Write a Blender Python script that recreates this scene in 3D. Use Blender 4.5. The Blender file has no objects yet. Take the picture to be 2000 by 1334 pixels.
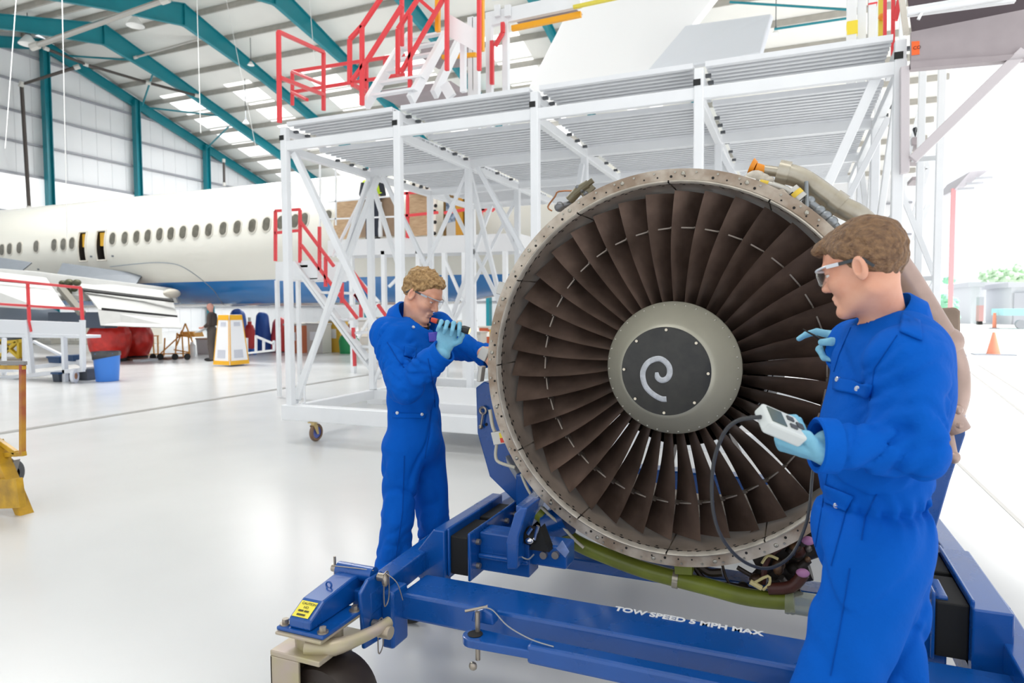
import bpy, bmesh, math, random
import numpy as np
from mathutils import Vector, Matrix, noise as mnoise
random.seed(7)
PI = math.pi
SC = bpy.context.scene
COL = SC.collection
# ------------------------------------------------------------------ camera
F_PX, CX, CY, EYE = 1300.0, 1000.0, 667.0, 1.55
YAW = math.atan(550/1300.0); PITCH = math.atan(64/1300.0); ROLL = 0.0055
FW = Vector((-math.sin(YAW)*math.cos(PITCH), math.cos(YAW)*math.cos(PITCH), -math.sin(PITCH))).normalized()
_r0 = FW.cross(Vector((0,0,1))).normalized(); _u0 = _r0.cross(FW)
RT = (_r0*math.cos(ROLL) - _u0*math.sin(ROLL)).normalized()
UP = (_r0*math.sin(ROLL) + _u0*math.cos(ROLL)).normalized()
CAMPOS = Vector((0,0,EYE))
def ray(x, y): return FW + RT*((x-CX)/F_PX) - UP*((y-CY)/F_PX)
def aY(x, y, Y): d = ray(x,y); return CAMPOS + d*(Y/d.y)
def aX(x, y, X): d = ray(x,y); return CAMPOS + d*(X/d.x)
def aZ(x, y, Z): d = ray(x,y); return CAMPOS + d*((Z-EYE)/d.z)
def aD(x, y, D): return CAMPOS + ray(x,y)*D
def V(*a): return Vector(a)
# ------------------------------------------------------------------ materials
def lin(h):
    h = h.lstrip('#'); c = [int(h[i:i+2],16)/255 for i in (0,2,4)]
    return tuple(((v+.055)/1.055)**2.4 if v > .04045 else v/12.92 for v in c) + (1,)
MATS = {}
def M(name, color='#808080', rough=.5, metal=0.0, spec=.5, var=0.0, vscale=6.0, col2=None, bump=0.0, bscale=40.0,
      stretch=None, coat=0.0, trans=0.0, alpha=1.0, emit=None, estr=0.0, sheen=0.0, rvar=0.0, ior=None):
    if name in MATS: return MATS[name]
    m = bpy.data.materials.new(name); m.use_nodes = True
    nt = m.node_tree; b = nt.nodes['Principled BSDF']
    b.inputs['Base Color'].default_value = lin(color); b.inputs['Roughness'].default_value = rough
    b.inputs['Metallic'].default_value = metal; b.inputs['Specular IOR Level'].default_value = spec
    b.inputs['Coat Weight'].default_value = coat; b.inputs['Coat Roughness'].default_value = .08
    b.inputs['Transmission Weight'].default_value = trans; b.inputs['Alpha'].default_value = alpha
    b.inputs['Sheen Weight'].default_value = sheen
    if ior: b.inputs['IOR'].default_value = ior
    if emit: b.inputs['Emission Color'].default_value = lin(emit); b.inputs['Emission Strength'].default_value = estr
    if var or bump or col2 or rvar:
        tc = nt.nodes.new('ShaderNodeTexCoord'); mp = nt.nodes.new('ShaderNodeMapping')
        nt.links.new(tc.outputs['Object'], mp.inputs['Vector'])
        if stretch: mp.inputs['Scale'].default_value = stretch
        if var or col2 or rvar:
            n = nt.nodes.new('ShaderNodeTexNoise'); n.inputs['Scale'].default_value = vscale; n.inputs['Detail'].default_value = 6
            nt.links.new(mp.outputs[0], n.inputs['Vector'])
            rp = nt.nodes.new('ShaderNodeValToRGB')
            c = lin(color); c2 = lin(col2) if col2 else tuple(max(0, v*(1-var)) for v in c[:3])+(1,)
            rp.color_ramp.elements[0].position = .35; rp.color_ramp.elements[1].position = .68
            rp.color_ramp.elements[0].color = c2; rp.color_ramp.elements[1].color = c
            nt.links.new(n.outputs['Fac'], rp.inputs[0])
            if var or col2: nt.links.new(rp.outputs[0], b.inputs['Base Color'])
            if rvar:
                mr = nt.nodes.new('ShaderNodeMapRange'); mr.inputs['To Min'].default_value = max(0, rough-rvar); mr.inputs['To Max'].default_value = rough+rvar
                nt.links.new(n.outputs['Fac'], mr.inputs['Value']); nt.links.new(mr.outputs[0], b.inputs['Roughness'])
        if bump:
            n2 = nt.nodes.new('ShaderNodeTexNoise'); n2.inputs['Scale'].default_value = bscale; n2.inputs['Detail'].default_value = 5
            nt.links.new(mp.outputs[0], n2.inputs['Vector'])
            bp = nt.nodes.new('ShaderNodeBump'); bp.inputs['Strength'].default_value = bump; bp.inputs['Distance'].default_value = .01
            nt.links.new(n2.outputs['Fac'], bp.inputs['Height']); nt.links.new(bp.outputs[0], b.inputs['Normal'])
    MATS[name] = m
    return m
# ------------------------------------------------------------------ things
def tag(o, label=None, cat=None, group=None, kind=None):
    if label: o['label'] = label
    if cat: o['category'] = cat
    if group: o['group'] = group
    if kind: o['kind'] = kind
    return o
def thing(name, label, cat, loc=(0,0,0), group=None):
    o = bpy.data.objects.new(name, None); COL.objects.link(o); o.location = loc; o.empty_display_size = .1
    return tag(o, label, cat, group)
def worldloc(o):
    v = Vector((0,0,0))
    while o is not None: v += o.location; o = o.parent
    return v
def copy_tree(o, parent=None):
    c = o.copy(); COL.objects.link(c)
    if parent is not None: c.parent = parent
    for ch in list(o.children): copy_tree(ch, c)
    return c
# ------------------------------------------------------------------ mesh builder (world coordinates in, object-local out)
class MB:
    def __init__(s): s.v = []; s.f = []; s.mi = []; s.cur = 0
    def m(s, i): s.cur = i; return s
    def add(s, vs, fs):
        o = len(s.v); s.v += [tuple(p) for p in vs]
        for f in fs: s.f.append(tuple(i+o for i in f)); s.mi.append(s.cur)
        return s
    def box(s, x0, x1, y0, y1, z0, z1):
        return s.add([(x0,y0,z0),(x1,y0,z0),(x1,y1,z0),(x0,y1,z0),(x0,y0,z1),(x1,y0,z1),(x1,y1,z1),(x0,y1,z1)],
                     [(0,3,2,1),(4,5,6,7),(0,1,5,4),(1,2,6,5),(2,3,7,6),(3,0,4,7)])
    def beam(s, p, q, w, h, up=(0,0,1)):
        p = Vector(p); q = Vector(q); d = (q-p).normalized(); u = Vector(up)
        if abs(d.dot(u)) > .98: u = Vector((0,1,0)) if abs(d.y) < .9 else Vector((1,0,0))
        sd = d.cross(u).normalized(); u = sd.cross(d).normalized()
        sd = sd*(w/2); u = u*(h/2)
        vs = [c+a+b for c in (p,q) for a,b in ((-sd,-u),(sd,-u),(sd,u),(-sd,u))]
        return s.add(vs, [(0,1,2,3),(7,6,5,4),(0,4,5,1),(1,5,6,2),(2,6,7,3),(3,7,4,0)])
    def tube(s, pts, r, seg=8, cap=True, closed=False):
        pts = [Vector(p) for p in pts]; n = len(pts)
        rs = r if isinstance(r, (list,tuple)) else [r]*n
        t0 = (pts[1]-pts[0]).normalized()
        a = t0.cross(Vector((0,0,1)))
        if a.length < .1: a = t0.cross(Vector((0,1,0)))
        a.normalize(); vs = []
        for i,p in enumerate(pts):
            if closed: t = (pts[(i+1)%n]-pts[i-1]).normalized()
            else: t = (pts[min(i+1,n-1)]-pts[max(i-1,0)]).normalized()
            a = (a - t*a.dot(t)); a.normalize(); b = t.cross(a)
            for k in range(seg):
                g = 2*PI*k/seg; vs.append(p + (a*math.cos(g)+b*math.sin(g))*rs[i])
        fs = []
        for i in range(n if closed else n-1):
            j = (i+1)%n
            for k in range(seg):
                k2 = (k+1)%seg; fs.append((i*seg+k, i*seg+k2, j*seg+k2, j*seg+k))
        if cap and not closed:
            fs.append(tuple(range(seg))[::-1]); fs.append(tuple(range((n-1)*seg, n*seg)))
        return s.add(vs, fs)
    def cyl(s, p, q, r, seg=16, r2=None): return s.tube([p,q], [r, r if r2 is None else r2], seg)
    def lathe(s, prof, o=(0,0,0), axis=(0,0,1), seg=32, closed=False):
        ax = Vector(axis).normalized(); a = ax.cross(Vector((0,0,1)))
        if a.length < .1: a = Vector((1,0,0))
        a.normalize(); b = ax.cross(a); o = Vector(o); vs = []
        for (r,h) in prof:
            for k in range(seg):
                g = 2*PI*k/seg; vs.append(o + ax*h + (a*math.cos(g)+b*math.sin(g))*max(r,1e-5))
        fs = []; n = len(prof)
        for i in range(n if closed else n-1):
            j = (i+1)%n
            for k in range(seg):
                k2 = (k+1)%seg; fs.append((i*seg+k, j*seg+k, j*seg+k2, i*seg+k2))
        return s.add(vs, fs)
    def prism(s, poly, off):
        n = len(poly); off = Vector(off); vs = [Vector(p) for p in poly] + [Vector(p)+off for p in poly]
        fs = [tuple(range(n))[::-1], tuple(range(n,2*n))] + [(i,(i+1)%n,n+(i+1)%n,n+i) for i in range(n)]
        return s.add(vs, fs)
    def ell(s, c, rad, seg=12, rings=8, rot=None):
        vs = []; c = Vector(c)
        for i in range(rings+1):
            th = PI*i/rings
            for k in range(seg):
                g = 2*PI*k/seg
                p = Vector((rad[0]*math.sin(th)*math.cos(g), rad[1]*math.sin(th)*math.sin(g), rad[2]*math.cos(th)))
                vs.append(c + (rot @ p if rot else p))
        fs = [(i*seg+k, (i+1)*seg+k, (i+1)*seg+(k+1)%seg, i*seg+(k+1)%seg) for i in range(rings) for k in range(seg)]
        return s.add(vs, fs)
    def grid(s, rows):
        n = len(rows); m = len(rows[0]); vs = [p for r in rows for p in r]
        return s.add(vs, [(i*m+k, i*m+k+1, (i+1)*m+k+1, (i+1)*m+k) for i in range(n-1) for k in range(m-1)])
    def build(s, name, mats, parent=None, smooth=False, bevel=0.0, angle=38, sub=0, solid=0.0, fix=True, bseg=2):
        base = worldloc(parent) if parent is not None else Vector((0,0,0))
        me = bpy.data.meshes.new(name)
        me.from_pydata([tuple(Vector(p)-base) for p in s.v], [], s.f)
        if not isinstance(mats, (list,tuple)): mats = [mats]
        for m in mats: me.materials.append(m)
        if len(mats) > 1: me.polygons.foreach_set('material_index', s.mi)
        if fix:
            bm = bmesh.new(); bm.from_mesh(me)
            bmesh.ops.remove_doubles(bm, verts=bm.verts, dist=1e-5)
            bmesh.ops.recalc_face_normals(bm, faces=bm.faces); bm.to_mesh(me); bm.free()
        if smooth:
            me.polygons.foreach_set('use_smooth', [True]*len(me.polygons)); me.set_sharp_from_angle(angle=math.radians(angle))
        me.update()
        o = bpy.data.objects.new(name, me); COL.objects.link(o)
        if parent is not None: o.parent = parent
        if solid:
            md = o.modifiers.new('solid','SOLIDIFY'); md.thickness = solid; md.offset = 0
        if bevel:
            md = o.modifiers.new('bevel','BEVEL'); md.width = bevel; md.segments = bseg; md.limit_method = 'ANGLE'; md.angle_limit = math.radians(40)
            md.harden_normals = False
        if sub:
            md = o.modifiers.new('sub','SUBSURF'); md.levels = sub; md.render_levels = sub
        return o
def smooth_path(pts, n=8):
    pts = [Vector(p) for p in pts]; out = []
    for i in range(len(pts)-1):
        p0 = pts[max(i-1,0)]; p1 = pts[i]; p2 = pts[i+1]; p3 = pts[min(i+2,len(pts)-1)]
        for k in range(n):
            t = k/n
            out.append(.5*((2*p1)+(p2-p0)*t+(2*p0-5*p1+4*p2-p3)*t*t+(3*p1-p0-3*p2+p3)*t**3))
    out.append(pts[-1]); return out
def text(name, body, size, origin, xdir, ydir, m, parent, extrude=.0006, bold=0.0):
    cu = bpy.data.curves.new(name, 'FONT'); cu.body = body; cu.size = size; cu.extrude = extrude; cu.offset = bold
    cu.materials.append(m); o = bpy.data.objects.new(name, cu); COL.objects.link(o)
    x = Vector(xdir).normalized(); y = Vector(ydir); y = (y - x*y.dot(x)).normalized(); z = x.cross(y)
    mt = Matrix((x,y,z)).transposed().to_4x4(); mt.translation = Vector(origin) - (worldloc(parent) if parent else Vector((0,0,0)))
    me = bpy.data.meshes.new_from_object(o); bpy.data.objects.remove(o); me.materials.clear(); me.materials.append(m)
    me.transform(mt); me.name = name; o = bpy.data.objects.new(name, me); COL.objects.link(o)
    if parent: o.parent = parent
    return o
# ------------------------------------------------------------------ implicit surfaces (organic shapes)
def sd_cap(P, a, b, ra, rb):
    a = np.array(a, np.float32); b = np.array(b, np.float32); ba = b-a; L = float(ba@ba)+1e-9
    pa = P-a; h = np.clip((pa@ba)/L, 0, 1)
    return np.sqrt(((pa - h[...,None]*ba)**2).sum(-1)) - (ra + (rb-ra)*h)
def sd_ell(P, c, r, R=None):
    q = P - np.array(c, np.float32)
    if R is not None: q = q @ np.array(R, np.float32)     # columns of R are the ellipsoid's axes
    r = np.array(r, np.float32)
    k0 = np.sqrt(((q/r)**2).sum(-1)); k1 = np.sqrt(((q/(r*r))**2).sum(-1))+1e-9
    return k0*(k0-1)/k1
def smin(a, b, k):
    if k <= 0: return np.minimum(a, b)
    h = np.clip(.5+.5*(b-a)/k, 0, 1)
    return b + (a-b)*h - k*h*(1-h)
def surface_nets(fn, lo, hi, vx):
    lo = np.array(lo, np.float32); hi = np.array(hi, np.float32)
    n = np.ceil((hi-lo)/vx).astype(int)+1
    ax = [lo[i]+np.arange(n[i], dtype=np.float32)*vx for i in range(3)]
    D = np.empty(tuple(n), np.float32)
    step = max(1, int(400000/(n[1]*n[2])))
    for i0 in range(0, n[0], step):
        g = np.stack(np.meshgrid(ax[0][i0:i0+step], ax[1], ax[2], indexing='ij'), -1)
        D[i0:i0+step] = fn(g)
    S = D < 0
    c = [S[i:n[0]-1+i, j:n[1]-1+j, k:n[2]-1+k] for i in (0,1) for j in (0,1) for k in (0,1)]
    cnt = sum(x.astype(np.int8) for x in c); act = (cnt > 0) & (cnt < 8)
    idx = np.argwhere(act); ids = -np.ones(act.shape, np.int64); ids[act] = np.arange(len(idx))
    pos = np.zeros((len(idx),3), np.float64); num = np.zeros(len(idx))
    off = [(i,j,k) for i in (0,1) for j in (0,1) for k in (0,1)]
    for a in range(8):
        for b in range(a+1, 8):
            if sum(abs(p-q) for p,q in zip(off[a],off[b])) != 1: continue
            da = D[tuple((idx+off[a]).T)]; db = D[tuple((idx+off[b]).T)]
            cr = (da < 0) != (db < 0); t = np.where(cr, da/(da-db+1e-12), 0)
            p = np.array(off[a]) + t[:,None]*(np.array(off[b])-np.array(off[a]))
            pos[cr] += p[cr]; num[cr] += 1
    pos = (pos/num[:,None] + idx)*vx + lo
    faces = []
    for axis in range(3):
        u, v = (axis+1)%3, (axis+2)%3
        sl0 = [slice(None)]*3; sl1 = [slice(None)]*3; sl0[axis] = slice(0,-1); sl1[axis] = slice(1,None)
        s0 = S[tuple(sl0)]; s1 = S[tuple(sl1)]; e = np.argwhere(s0 != s1)
        e = e[(e[:,u] > 0) & (e[:,v] > 0) & (e[:,u] < n[u]-1) & (e[:,v] < n[v]-1)]
        du = np.zeros(3,int); du[u] = 1; dv = np.zeros(3,int); dv[v] = 1
        q = np.stack([ids[tuple((e-du-dv).T)], ids[tuple((e-dv).T)], ids[tuple(e.T)], ids[tuple((e-du).T)]], 1)
        flip = ~s0[tuple(e.T)]; q[flip] = q[flip][:, ::-1]
        faces.append(q)
    return pos, np.concatenate(faces)
def nz(P, s, seed=0.0):
    # cheap smooth pseudo noise, sum of rotated sines
    x, y, z = P[...,0]*s+seed, P[...,1]*s+seed*1.7, P[...,2]*s-seed
    return (np.sin(x*1.0+1.3*np.sin(y*1.1+z*.7))+np.sin(y*1.3+1.1*np.sin(z*.9-x*.6))+np.sin(z*1.2+1.2*np.sin(x*.8+y*.5)))/3
def implicit(name, fn, lo, hi, vx, mat, parent, matfn=None, mats=None):
    v, f = surface_nets(fn, lo, hi, vx)
    base = worldloc(parent) if parent is not None else Vector((0,0,0))
    me = bpy.data.meshes.new(name); me.from_pydata((v - np.array(base)).tolist(), [], f.tolist())
    for m in (mats or [mat]): me.materials.append(m)
    if matfn is not None:
        cen = v[f].mean(1); me.polygons.foreach_set('material_index', matfn(cen).astype(np.int32))
    me.polygons.foreach_set('use_smooth', [True]*len(me.polygons)); me.update()
    o = bpy.data.objects.new(name, me); COL.objects.link(o)
    if parent is not None: o.parent = parent
    return o
# ================================================================== the hangar
m_floor = M('floor_paint', '#dadad9', .24, spec=.45, var=.04, vscale=.9, rvar=.05)
m_panel = M('cladding_white', '#eeeff1', .5, var=.03, vscale=.6)
m_roof = M('roof_lining', '#ecebe6', .55, var=.04, vscale=.7)
m_purlin = M('galvanised_steel', '#b5b1a9', .45, metal=.1, var=.12, vscale=3)
m_teal = M('teal_paint', '#0b8391', .4, var=.08, vscale=2)
m_sky = M('translucent_sheet', '#ffffff', .5, emit='#ffffff', estr=1.0)
m_seam = M('floor_strip_grey', '#9a9894', .4)
m_black = M('black_rubber', '#141414', .6)
def structure(o): o['kind'] = 'structure'; return o
XW, XE, YR, ZR, SL, YB, YF = -43.0, 7.5, 27.2, 18.55, .297, 54.0, -6.0
def roofz(y): return ZR - SL*abs(y-YR)
b = MB(); b.add([(XW-1,-9,0),(XE,-9,0),(XE,YB+1,0),(XW-1,YB+1,0)], [(0,1,2,3)])
structure(b.build('floor', m_floor))
b = MB(); b.add([(XE,-40,-.03),(130,-40,-.03),(130,170,-.03),(XE,170,-.03)], [(0,1,2,3)])
structure(b.build('ground', M('apron_concrete', '#dedcd8', .7, var=.08, vscale=.3)))
# gable wall on the left: cladding sheets with rails and vertical joints
b = MB()
ys = [YF + k*1.02 for k in range(int((YB-YF)/1.02)+1)] + [YB]
for y0, y1 in zip(ys[:-1], ys[1:]):
    b.add([(XW,y0,0),(XW,y1-.03,0),(XW,y1-.03,roofz(y1)),(XW,y0,roofz(y0))], [(0,1,2,3)])
    b.add([(XW,y1-.03,0),(XW-.04,y1-.015,0),(XW,y1,0),(XW,y1,roofz(y1)),(XW-.04,y1-.015,roofz(y1)),(XW,y1-.03,roofz(y1))], [(0,1,4,5),(1,2,3,4)])
wl = structure(b.build('wall_left', m_panel))
b = MB(); b.box(XW+.01, XW+.06, YF, YB, 7.6, 9.7); bnd = b.build('window_strip', M('wall_daylight_sheet', '#ffffff', .5, emit='#ffffff', estr=.55), wl)
for i,z in enumerate((1.9, 3.8, 5.7, 7.5, 9.8, 11.7, 13.5, 15.3, 17.0)):
    dy = (ZR-z)/SL; b = MB(); b.beam((XW+.12, max(YF,YR-dy), z), (XW+.12, min(YB,YR+dy), z), .2, .12)
    b.build('wall_rail', M('rail_grey', '#9b9ca3', .45), wl)
b = MB(); b.add([(XW,YB,0),(XE,YB,0),(XE,YB,roofz(YB)),(XW,YB,roofz(YB))], [(0,1,2,3)])
wb = structure(b.build('wall_back', m_panel))
for z in (2.2, 4.4, 6.6, 8.8):
    b = MB(); b.beam((XW, YB-.1, z), (XE, YB-.1, z), .2, .12); b.build('wall_rail', M('rail_grey'), wb)
# roof: two slopes with ribbed sheets
b = MB()
for ya, yb in ((YF,YR),(YR,YB)):
    b.add([(XW,ya,roofz(ya)),(XE,ya,roofz(ya)),(XE,yb,roofz(yb)),(XW,yb,roofz(yb)),
           (XW,ya,roofz(ya)+.15),(XE,ya,roofz(ya)+.15),(XE,yb,roofz(yb)+.15),(XW,yb,roofz(yb)+.15)],
          [(0,1,2,3),(7,6,5,4),(0,4,5,1),(1,5,6,2),(2,6,7,3),(3,7,4,0)])
ceil = structure(b.build('ceiling', m_roof))
pur = []
y = YR
ylist = [YR + s*(1.0+2.05*k) for s in (1,-1) for k in range(16)]
for y in ylist:
    if YF < y < YB:
        b = MB(); z = roofz(y)
        b.beam((XW, y, z-.16), (XE, y, z-.16), .1, .3)
        b.build('purlin', m_purlin, ceil)
# skylight sheets (daylight panels set in the far slope)
FR = [XW+.35, -37.2, -30.8, -24.5, -18.2, -11.9, -5.6]
for k in range(len(FR)-1):
    xm = (FR[k]+FR[k+1])/2
    for (ya, yb) in ((34.0,36.0),(36.2,38.1),(38.3,40.2),(40.4,42.3),(42.5,44.4),(44.6,46.5)):
        b = MB(); e = .012
        b.add([(xm-1.1,ya,roofz(ya)-e),(xm+1.1,ya,roofz(ya)-e),(xm+1.1,yb,roofz(yb)-e),(xm-1.1,yb,roofz(yb)-e)], [(3,2,1,0)])
        b.build('skylight', m_sky, ceil, fix=False)
# teal portal frames: haunched rafter pairs, and the gable columns
def ibeam_rafter(x, haunch=True):
    b = MB(); w = .22
    for s in (1,-1):
        yend = YB if s > 0 else YF
        n = 14; top = []; bot = []
        for i in range(n+1):
            y = YR + (yend-YR)*i/n; dy = abs(y-YR)
            d = .62 + (.55*max(0, 1-dy/6.0) if haunch else 0)
            top.append((y, roofz(y)-.34)); bot.append((y, roofz(y)-.34-d))
        for i in range(n):
            (y0,t0),(y1,t1) = top[i],top[i+1]; (_,b0),(_,b1) = bot[i],bot[i+1]
            b.add([(x,y0,t0),(x,y1,t1),(x,y1,b1),(x,y0,b0)], [(0,1,2,3)])
            for q0,q1 in ((t0,t1),(b0,b1)):
                b.beam((x,y0,q0),(x,y1,q1), w, .04)
    b.box(x-.12, x+.12, YR-.03, YR+.03, roofz(YR)-1.55, roofz(YR)-.34)
    return b
names = ['teal roof frame against the far gable wall', 'teal haunched roof frame, first one out from the gable wall' , 'teal haunched roof frame, second one out from the gable wall',
         'teal roof frame sloping between the red corner railing and the red stair rails', 'teal roof frame showing behind the upright yellow bars of the upper deck', 'teal roof frame showing as a small patch beside the gantry yellow edge',
         'teal roof frame mostly hidden behind the white tail fin']
for k,x in enumerate(FR):
    t = thing('roof_frame', names[k], 'roof beam', (x, YR, ZR-.4), 'teal roof frames')
    ibeam_rafter(x, k > 0).build('rafter', m_teal, t, fix=False)
    if 0 < k < 5:
        for s in (1,):
            yy = YB-1.2
            b = MB(); b.box(x-.15, x+.15, yy-.3, yy+.3, 0, roofz(yy)-.9); b.build('portal_column', m_teal, t)
for k,y in enumerate((27.2, 33.3, 39.3)):
    t = thing('steel_column', ['teal gable column under the roof ridge', 'teal gable column between the ridge column and the low one', 'short-looking teal gable column nearest the white platform'][k], 'column', (XW+.5, y, 0), 'teal gable columns')
    b = MB(); x = XW+.5; zt = roofz(y)-.5
    b.box(x-.2,x+.2,y-.2,y-.16,0,zt).box(x-.2,x+.2,y+.16,y+.2,0,zt).box(x-.02,x+.02,y-.16,y+.16,0,zt).build('column_shaft', m_teal, t)
    b = MB(); b.box(x-.28,x+.28,y-.28,y+.28,0,.04); b.build('base_plate', m_teal, t)
# bracing rods
for k,(p,q) in enumerate((((278,206),(300,140)),((403,290),(446,248)),((286,210),(436,227)),((120,108),(268,118)))):
    a = aX(p[0],p[1],-42.2); c = aX(q[0],q[1],-37.5)
    b = MB(); b.tube([a,c], .06, 6)
    tag(b.build('brace_rod', m_teal), ['teal brace rod from the middle gable column up to the roof','teal brace rod from the low gable column up to the roof',
        'teal brace rod running flat from the middle gable column','teal brace rod running flat from the ridge column'][k], 'brace', 'teal brace rods')
for k,(p,q) in enumerate((((1425,4),(1660,19)),((1512,57),(1660,35)))):
    b = MB(); b.tube([aY(p[0],p[1],30), aY(q[0],q[1],30)], .05, 6)
    tag(b.build('brace_rod', m_teal), ['upper thin teal rod right of the white tail fin','lower thin teal rod right of the white tail fin'][k], 'brace', 'teal brace rods')
# painted floor strips
b = MB(); b.box(-9.36,-9.2, -5, 40, .0, .004); structure(b.build('trim_1', m_seam))
b = MB(); b.box(1.50,1.535, 2, 40, .0, .004); structure(b.build('trim_2', m_seam))
for k,(p,q) in enumerate((((1905,735),(2000,808)),((1925,722),(2000,770)))):
    a = aZ(p[0],p[1],0); c = aZ(q[0],q[1],0); d = (c-a); b = MB(); b.beam(a-d*.3+V(0,0,.002), c+d*3+V(0,0,.002), .05, .004)
    structure(b.build('trim_%d'%(k+3), m_seam))
# pipes under the roof
m_pipe = M('roof_pipe_steel', '#b9b6b0', .3, metal=.7); m_dpipe = M('dark_pipe', '#4e4743', .45, metal=.3)
def pipe(name, label, pts, r, m, cat='pipe', fit=True):
    t = thing(name, label, cat, pts[0])
    MB().tube(pts, r, 8).build('pipe_run', m, t, smooth=True)
    if fit:
        for i,c in enumerate(pts):
            d = (Vector(pts[min(i+1,len(pts)-1)])-Vector(pts[max(i-1,0)])).normalized()*r*1.5; c = Vector(c)
            MB().cyl(c-d, c+d, r*1.35, 8).build('pipe_coupling', M('pipe_coupling_grey', '#d5d2cc', .4), t, smooth=True)
    return t
pipe('heater_tube', 'long bright steel tube hung under the near roof slope, running to the ridge', [aX(68,90,-33), aX(322,0,-27)], .13, m_pipe)
pipe('gas_pipe', 'thin grey pipe running across the roof frames above the skylights', [aX(265,112,-37.0), aX(440,62,-31), aX(640,2,-25)], .07, m_pipe)
pipe('service_pipe', 'dark drop pipe coming down the gable wall to the aircraft', [aX(150,131,-40.3), aX(42,165,-42.2), aX(57,408,-42.2)], .11, m_dpipe)
pipe('cross_pipe', 'dark pipe stepping down the roof beside the ridge column', [aX(90,95,-40), aX(168,126,-40), aX(290,162,-38), aX(385,187,-36.5)], .09, m_dpipe)
pipe('short_drop_pipe', 'short dark pipe end hanging at the low gable column', [aX(437,314,-41), aX(438,360,-41)], .09, m_dpipe)
# hanging high-bay lamps
m_lampw = M('lamp_white', '#f5f5f3', .4); m_lampd = M('lamp_dark', '#5a5f63', .4)
lampspots = [((55,78),-37.5,'white high bay lamp near the top left corner beside the ridge'), ((264,42),-33.5,'white high bay lamp hanging under the second haunched roof frame'),
             ((490,124),-29.5,'white high bay lamp on the roof frame left of the red handrail'), ((480,238),-33.0,'small white high bay lamp low on the roof frame by the platform corner'),
             ((735,62),-22,'white high bay lamp between the two red stair handrails'), ((1515,62),-1.5,'white high bay lamp right of the grey tailplane')]
for (px,py),x,lab,k_ in [a_+(s_,) for a_,s_ in zip(lampspots,(1,1,.42,.42,.55,.4))]:
    c = aX(px,py,x) if x < -5 else aY(px,py,34)
    t = thing('hanging_lamp', lab, 'lamp', c, 'high bay lamps')
    MB().lathe([(r_*k_,h_*k_) for r_,h_ in ((.12,.25),(.16,.2),(.45,-.2),(.47,-.24),(.42,-.2),(.12,.2))], c, seg=16).build('lamp_shade', m_lampw, t, smooth=True)
    MB().lathe([(r_*k_,h_*k_) for r_,h_ in ((0,.62),(.1,.6),(.13,.45),(.13,.25),(0,.25))], c, seg=12).build('lamp_body', m_lampd, t, smooth=True)
    zz = roofz(c.y)
    b = MB(); b.tube([c+V(0,0,.6*k_), V(c.x,c.y,max(zz-.05,c.z+.8))], .02, 6); b.build('cord', m_lampd, t)
# hanging cords
for k,(x0,y0,x1,y1,X) in enumerate(((36,0,10,290,-24),(120,0,131,465,-18),(383,0,392,260,-20),(430,0,500,290,-22),(600,0,614,120,-18))):
    b = MB(); b.tube([aX(x0,y0-60,X), aX(x1,y1,X)], .011, 6)
    tag(b.build('roof_rope', M('cord_white', '#e8e8e6', .5)), ['white rope hanging leftmost in front of the gable wall','white rope hanging down to the wing flap past the ridge column','white rope hanging between the two haunched roof frames',
        'white rope slanting across the skylights','white rope hanging above the red corner railing'][k], 'rope', 'ropes hung from the roof')
# ================================================================== the turbofan engine
m_case = M('fan_case_alloy', '#c9bfb1', .45, metal=.2, var=.45, vscale=9, col2='#8f7c69', bump=.12, bscale=60, rvar=.12)
m_lip = M('case_lip_alloy', '#d0c8bb', .4, metal=.3, var=.3, vscale=14, rvar=.1)
m_liner = M('liner_brown_grey', '#8d7f73', .5, metal=.15, var=.35, vscale=7)
m_blade = M('blade_titanium', '#8a7468', .36, metal=.55, var=.4, vscale=5, col2='#5c4c43', rvar=.08)
m_hub = M('spinner_grey_green', '#aba898', .36, metal=.2, var=.12, vscale=4)
m_disc = M('spinner_black', '#1d1d1b', .3, var=.5, vscale=26, col2='#2b2a26')
m_white = M('marking_white', '#c5c8cc', .6, var=.25, vscale=60)
m_bolt = M('bolt_steel', '#a9a59a', .3, metal=.8)
m_dark = M('dark_cavity', '#17130f', .7)
m_core = M('core_dark_metal', '#37302a', .5, metal=.5, var=.4, vscale=8)
m_steelp = M('stainless_duct', '#bdb7a8', .26, metal=.6, var=.3, vscale=8, col2='#9a917f')
m_pinkp = M('heat_tinted_duct', '#b89f95', .35, metal=.35, var=.3, vscale=6, col2='#a08a7f')
m_greenhose = M('olive_hose', '#7f8a2a', .35, var=.25, vscale=6, col2='#6a7225')
m_clear = M('clear_plastic_cap', '#dfe3cf', .15, trans=.75, ior=1.3, alpha=.8)
m_orange = M('orange_plastic', '#e08a12', .4)
m_alu = M('aluminium_part', '#c8c6bf', .35, metal=.5, var=.1)
m_wire = M('cream_tube', '#cfc9b6', .4)
m_copper = M('copper_tube', '#a5714f', .35, metal=.6)
m_brown = M('scorched_brown_metal', '#6a4d33', .42, metal=.4, var=.5, vscale=22, col2='#33241a')
m_rust = M('rust_red_pipe', '#4c2218', .5, var=.3)
EC = aY(1314, 718, 2.89); ex, ez = EC.x, EC.z
Y0 = 2.89; RTIP = .76
AX = (0,1,0)
eng = thing('turbofan_engine', 'large turbofan engine with dark fan blades, held in the blue stand', 'jet engine', (ex, 3.6, ez-.9))
def C(r, ang, y): return V(ex + r*math.sin(ang), y, ez + r*math.cos(ang))
O = (ex, 0, ez)
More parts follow.
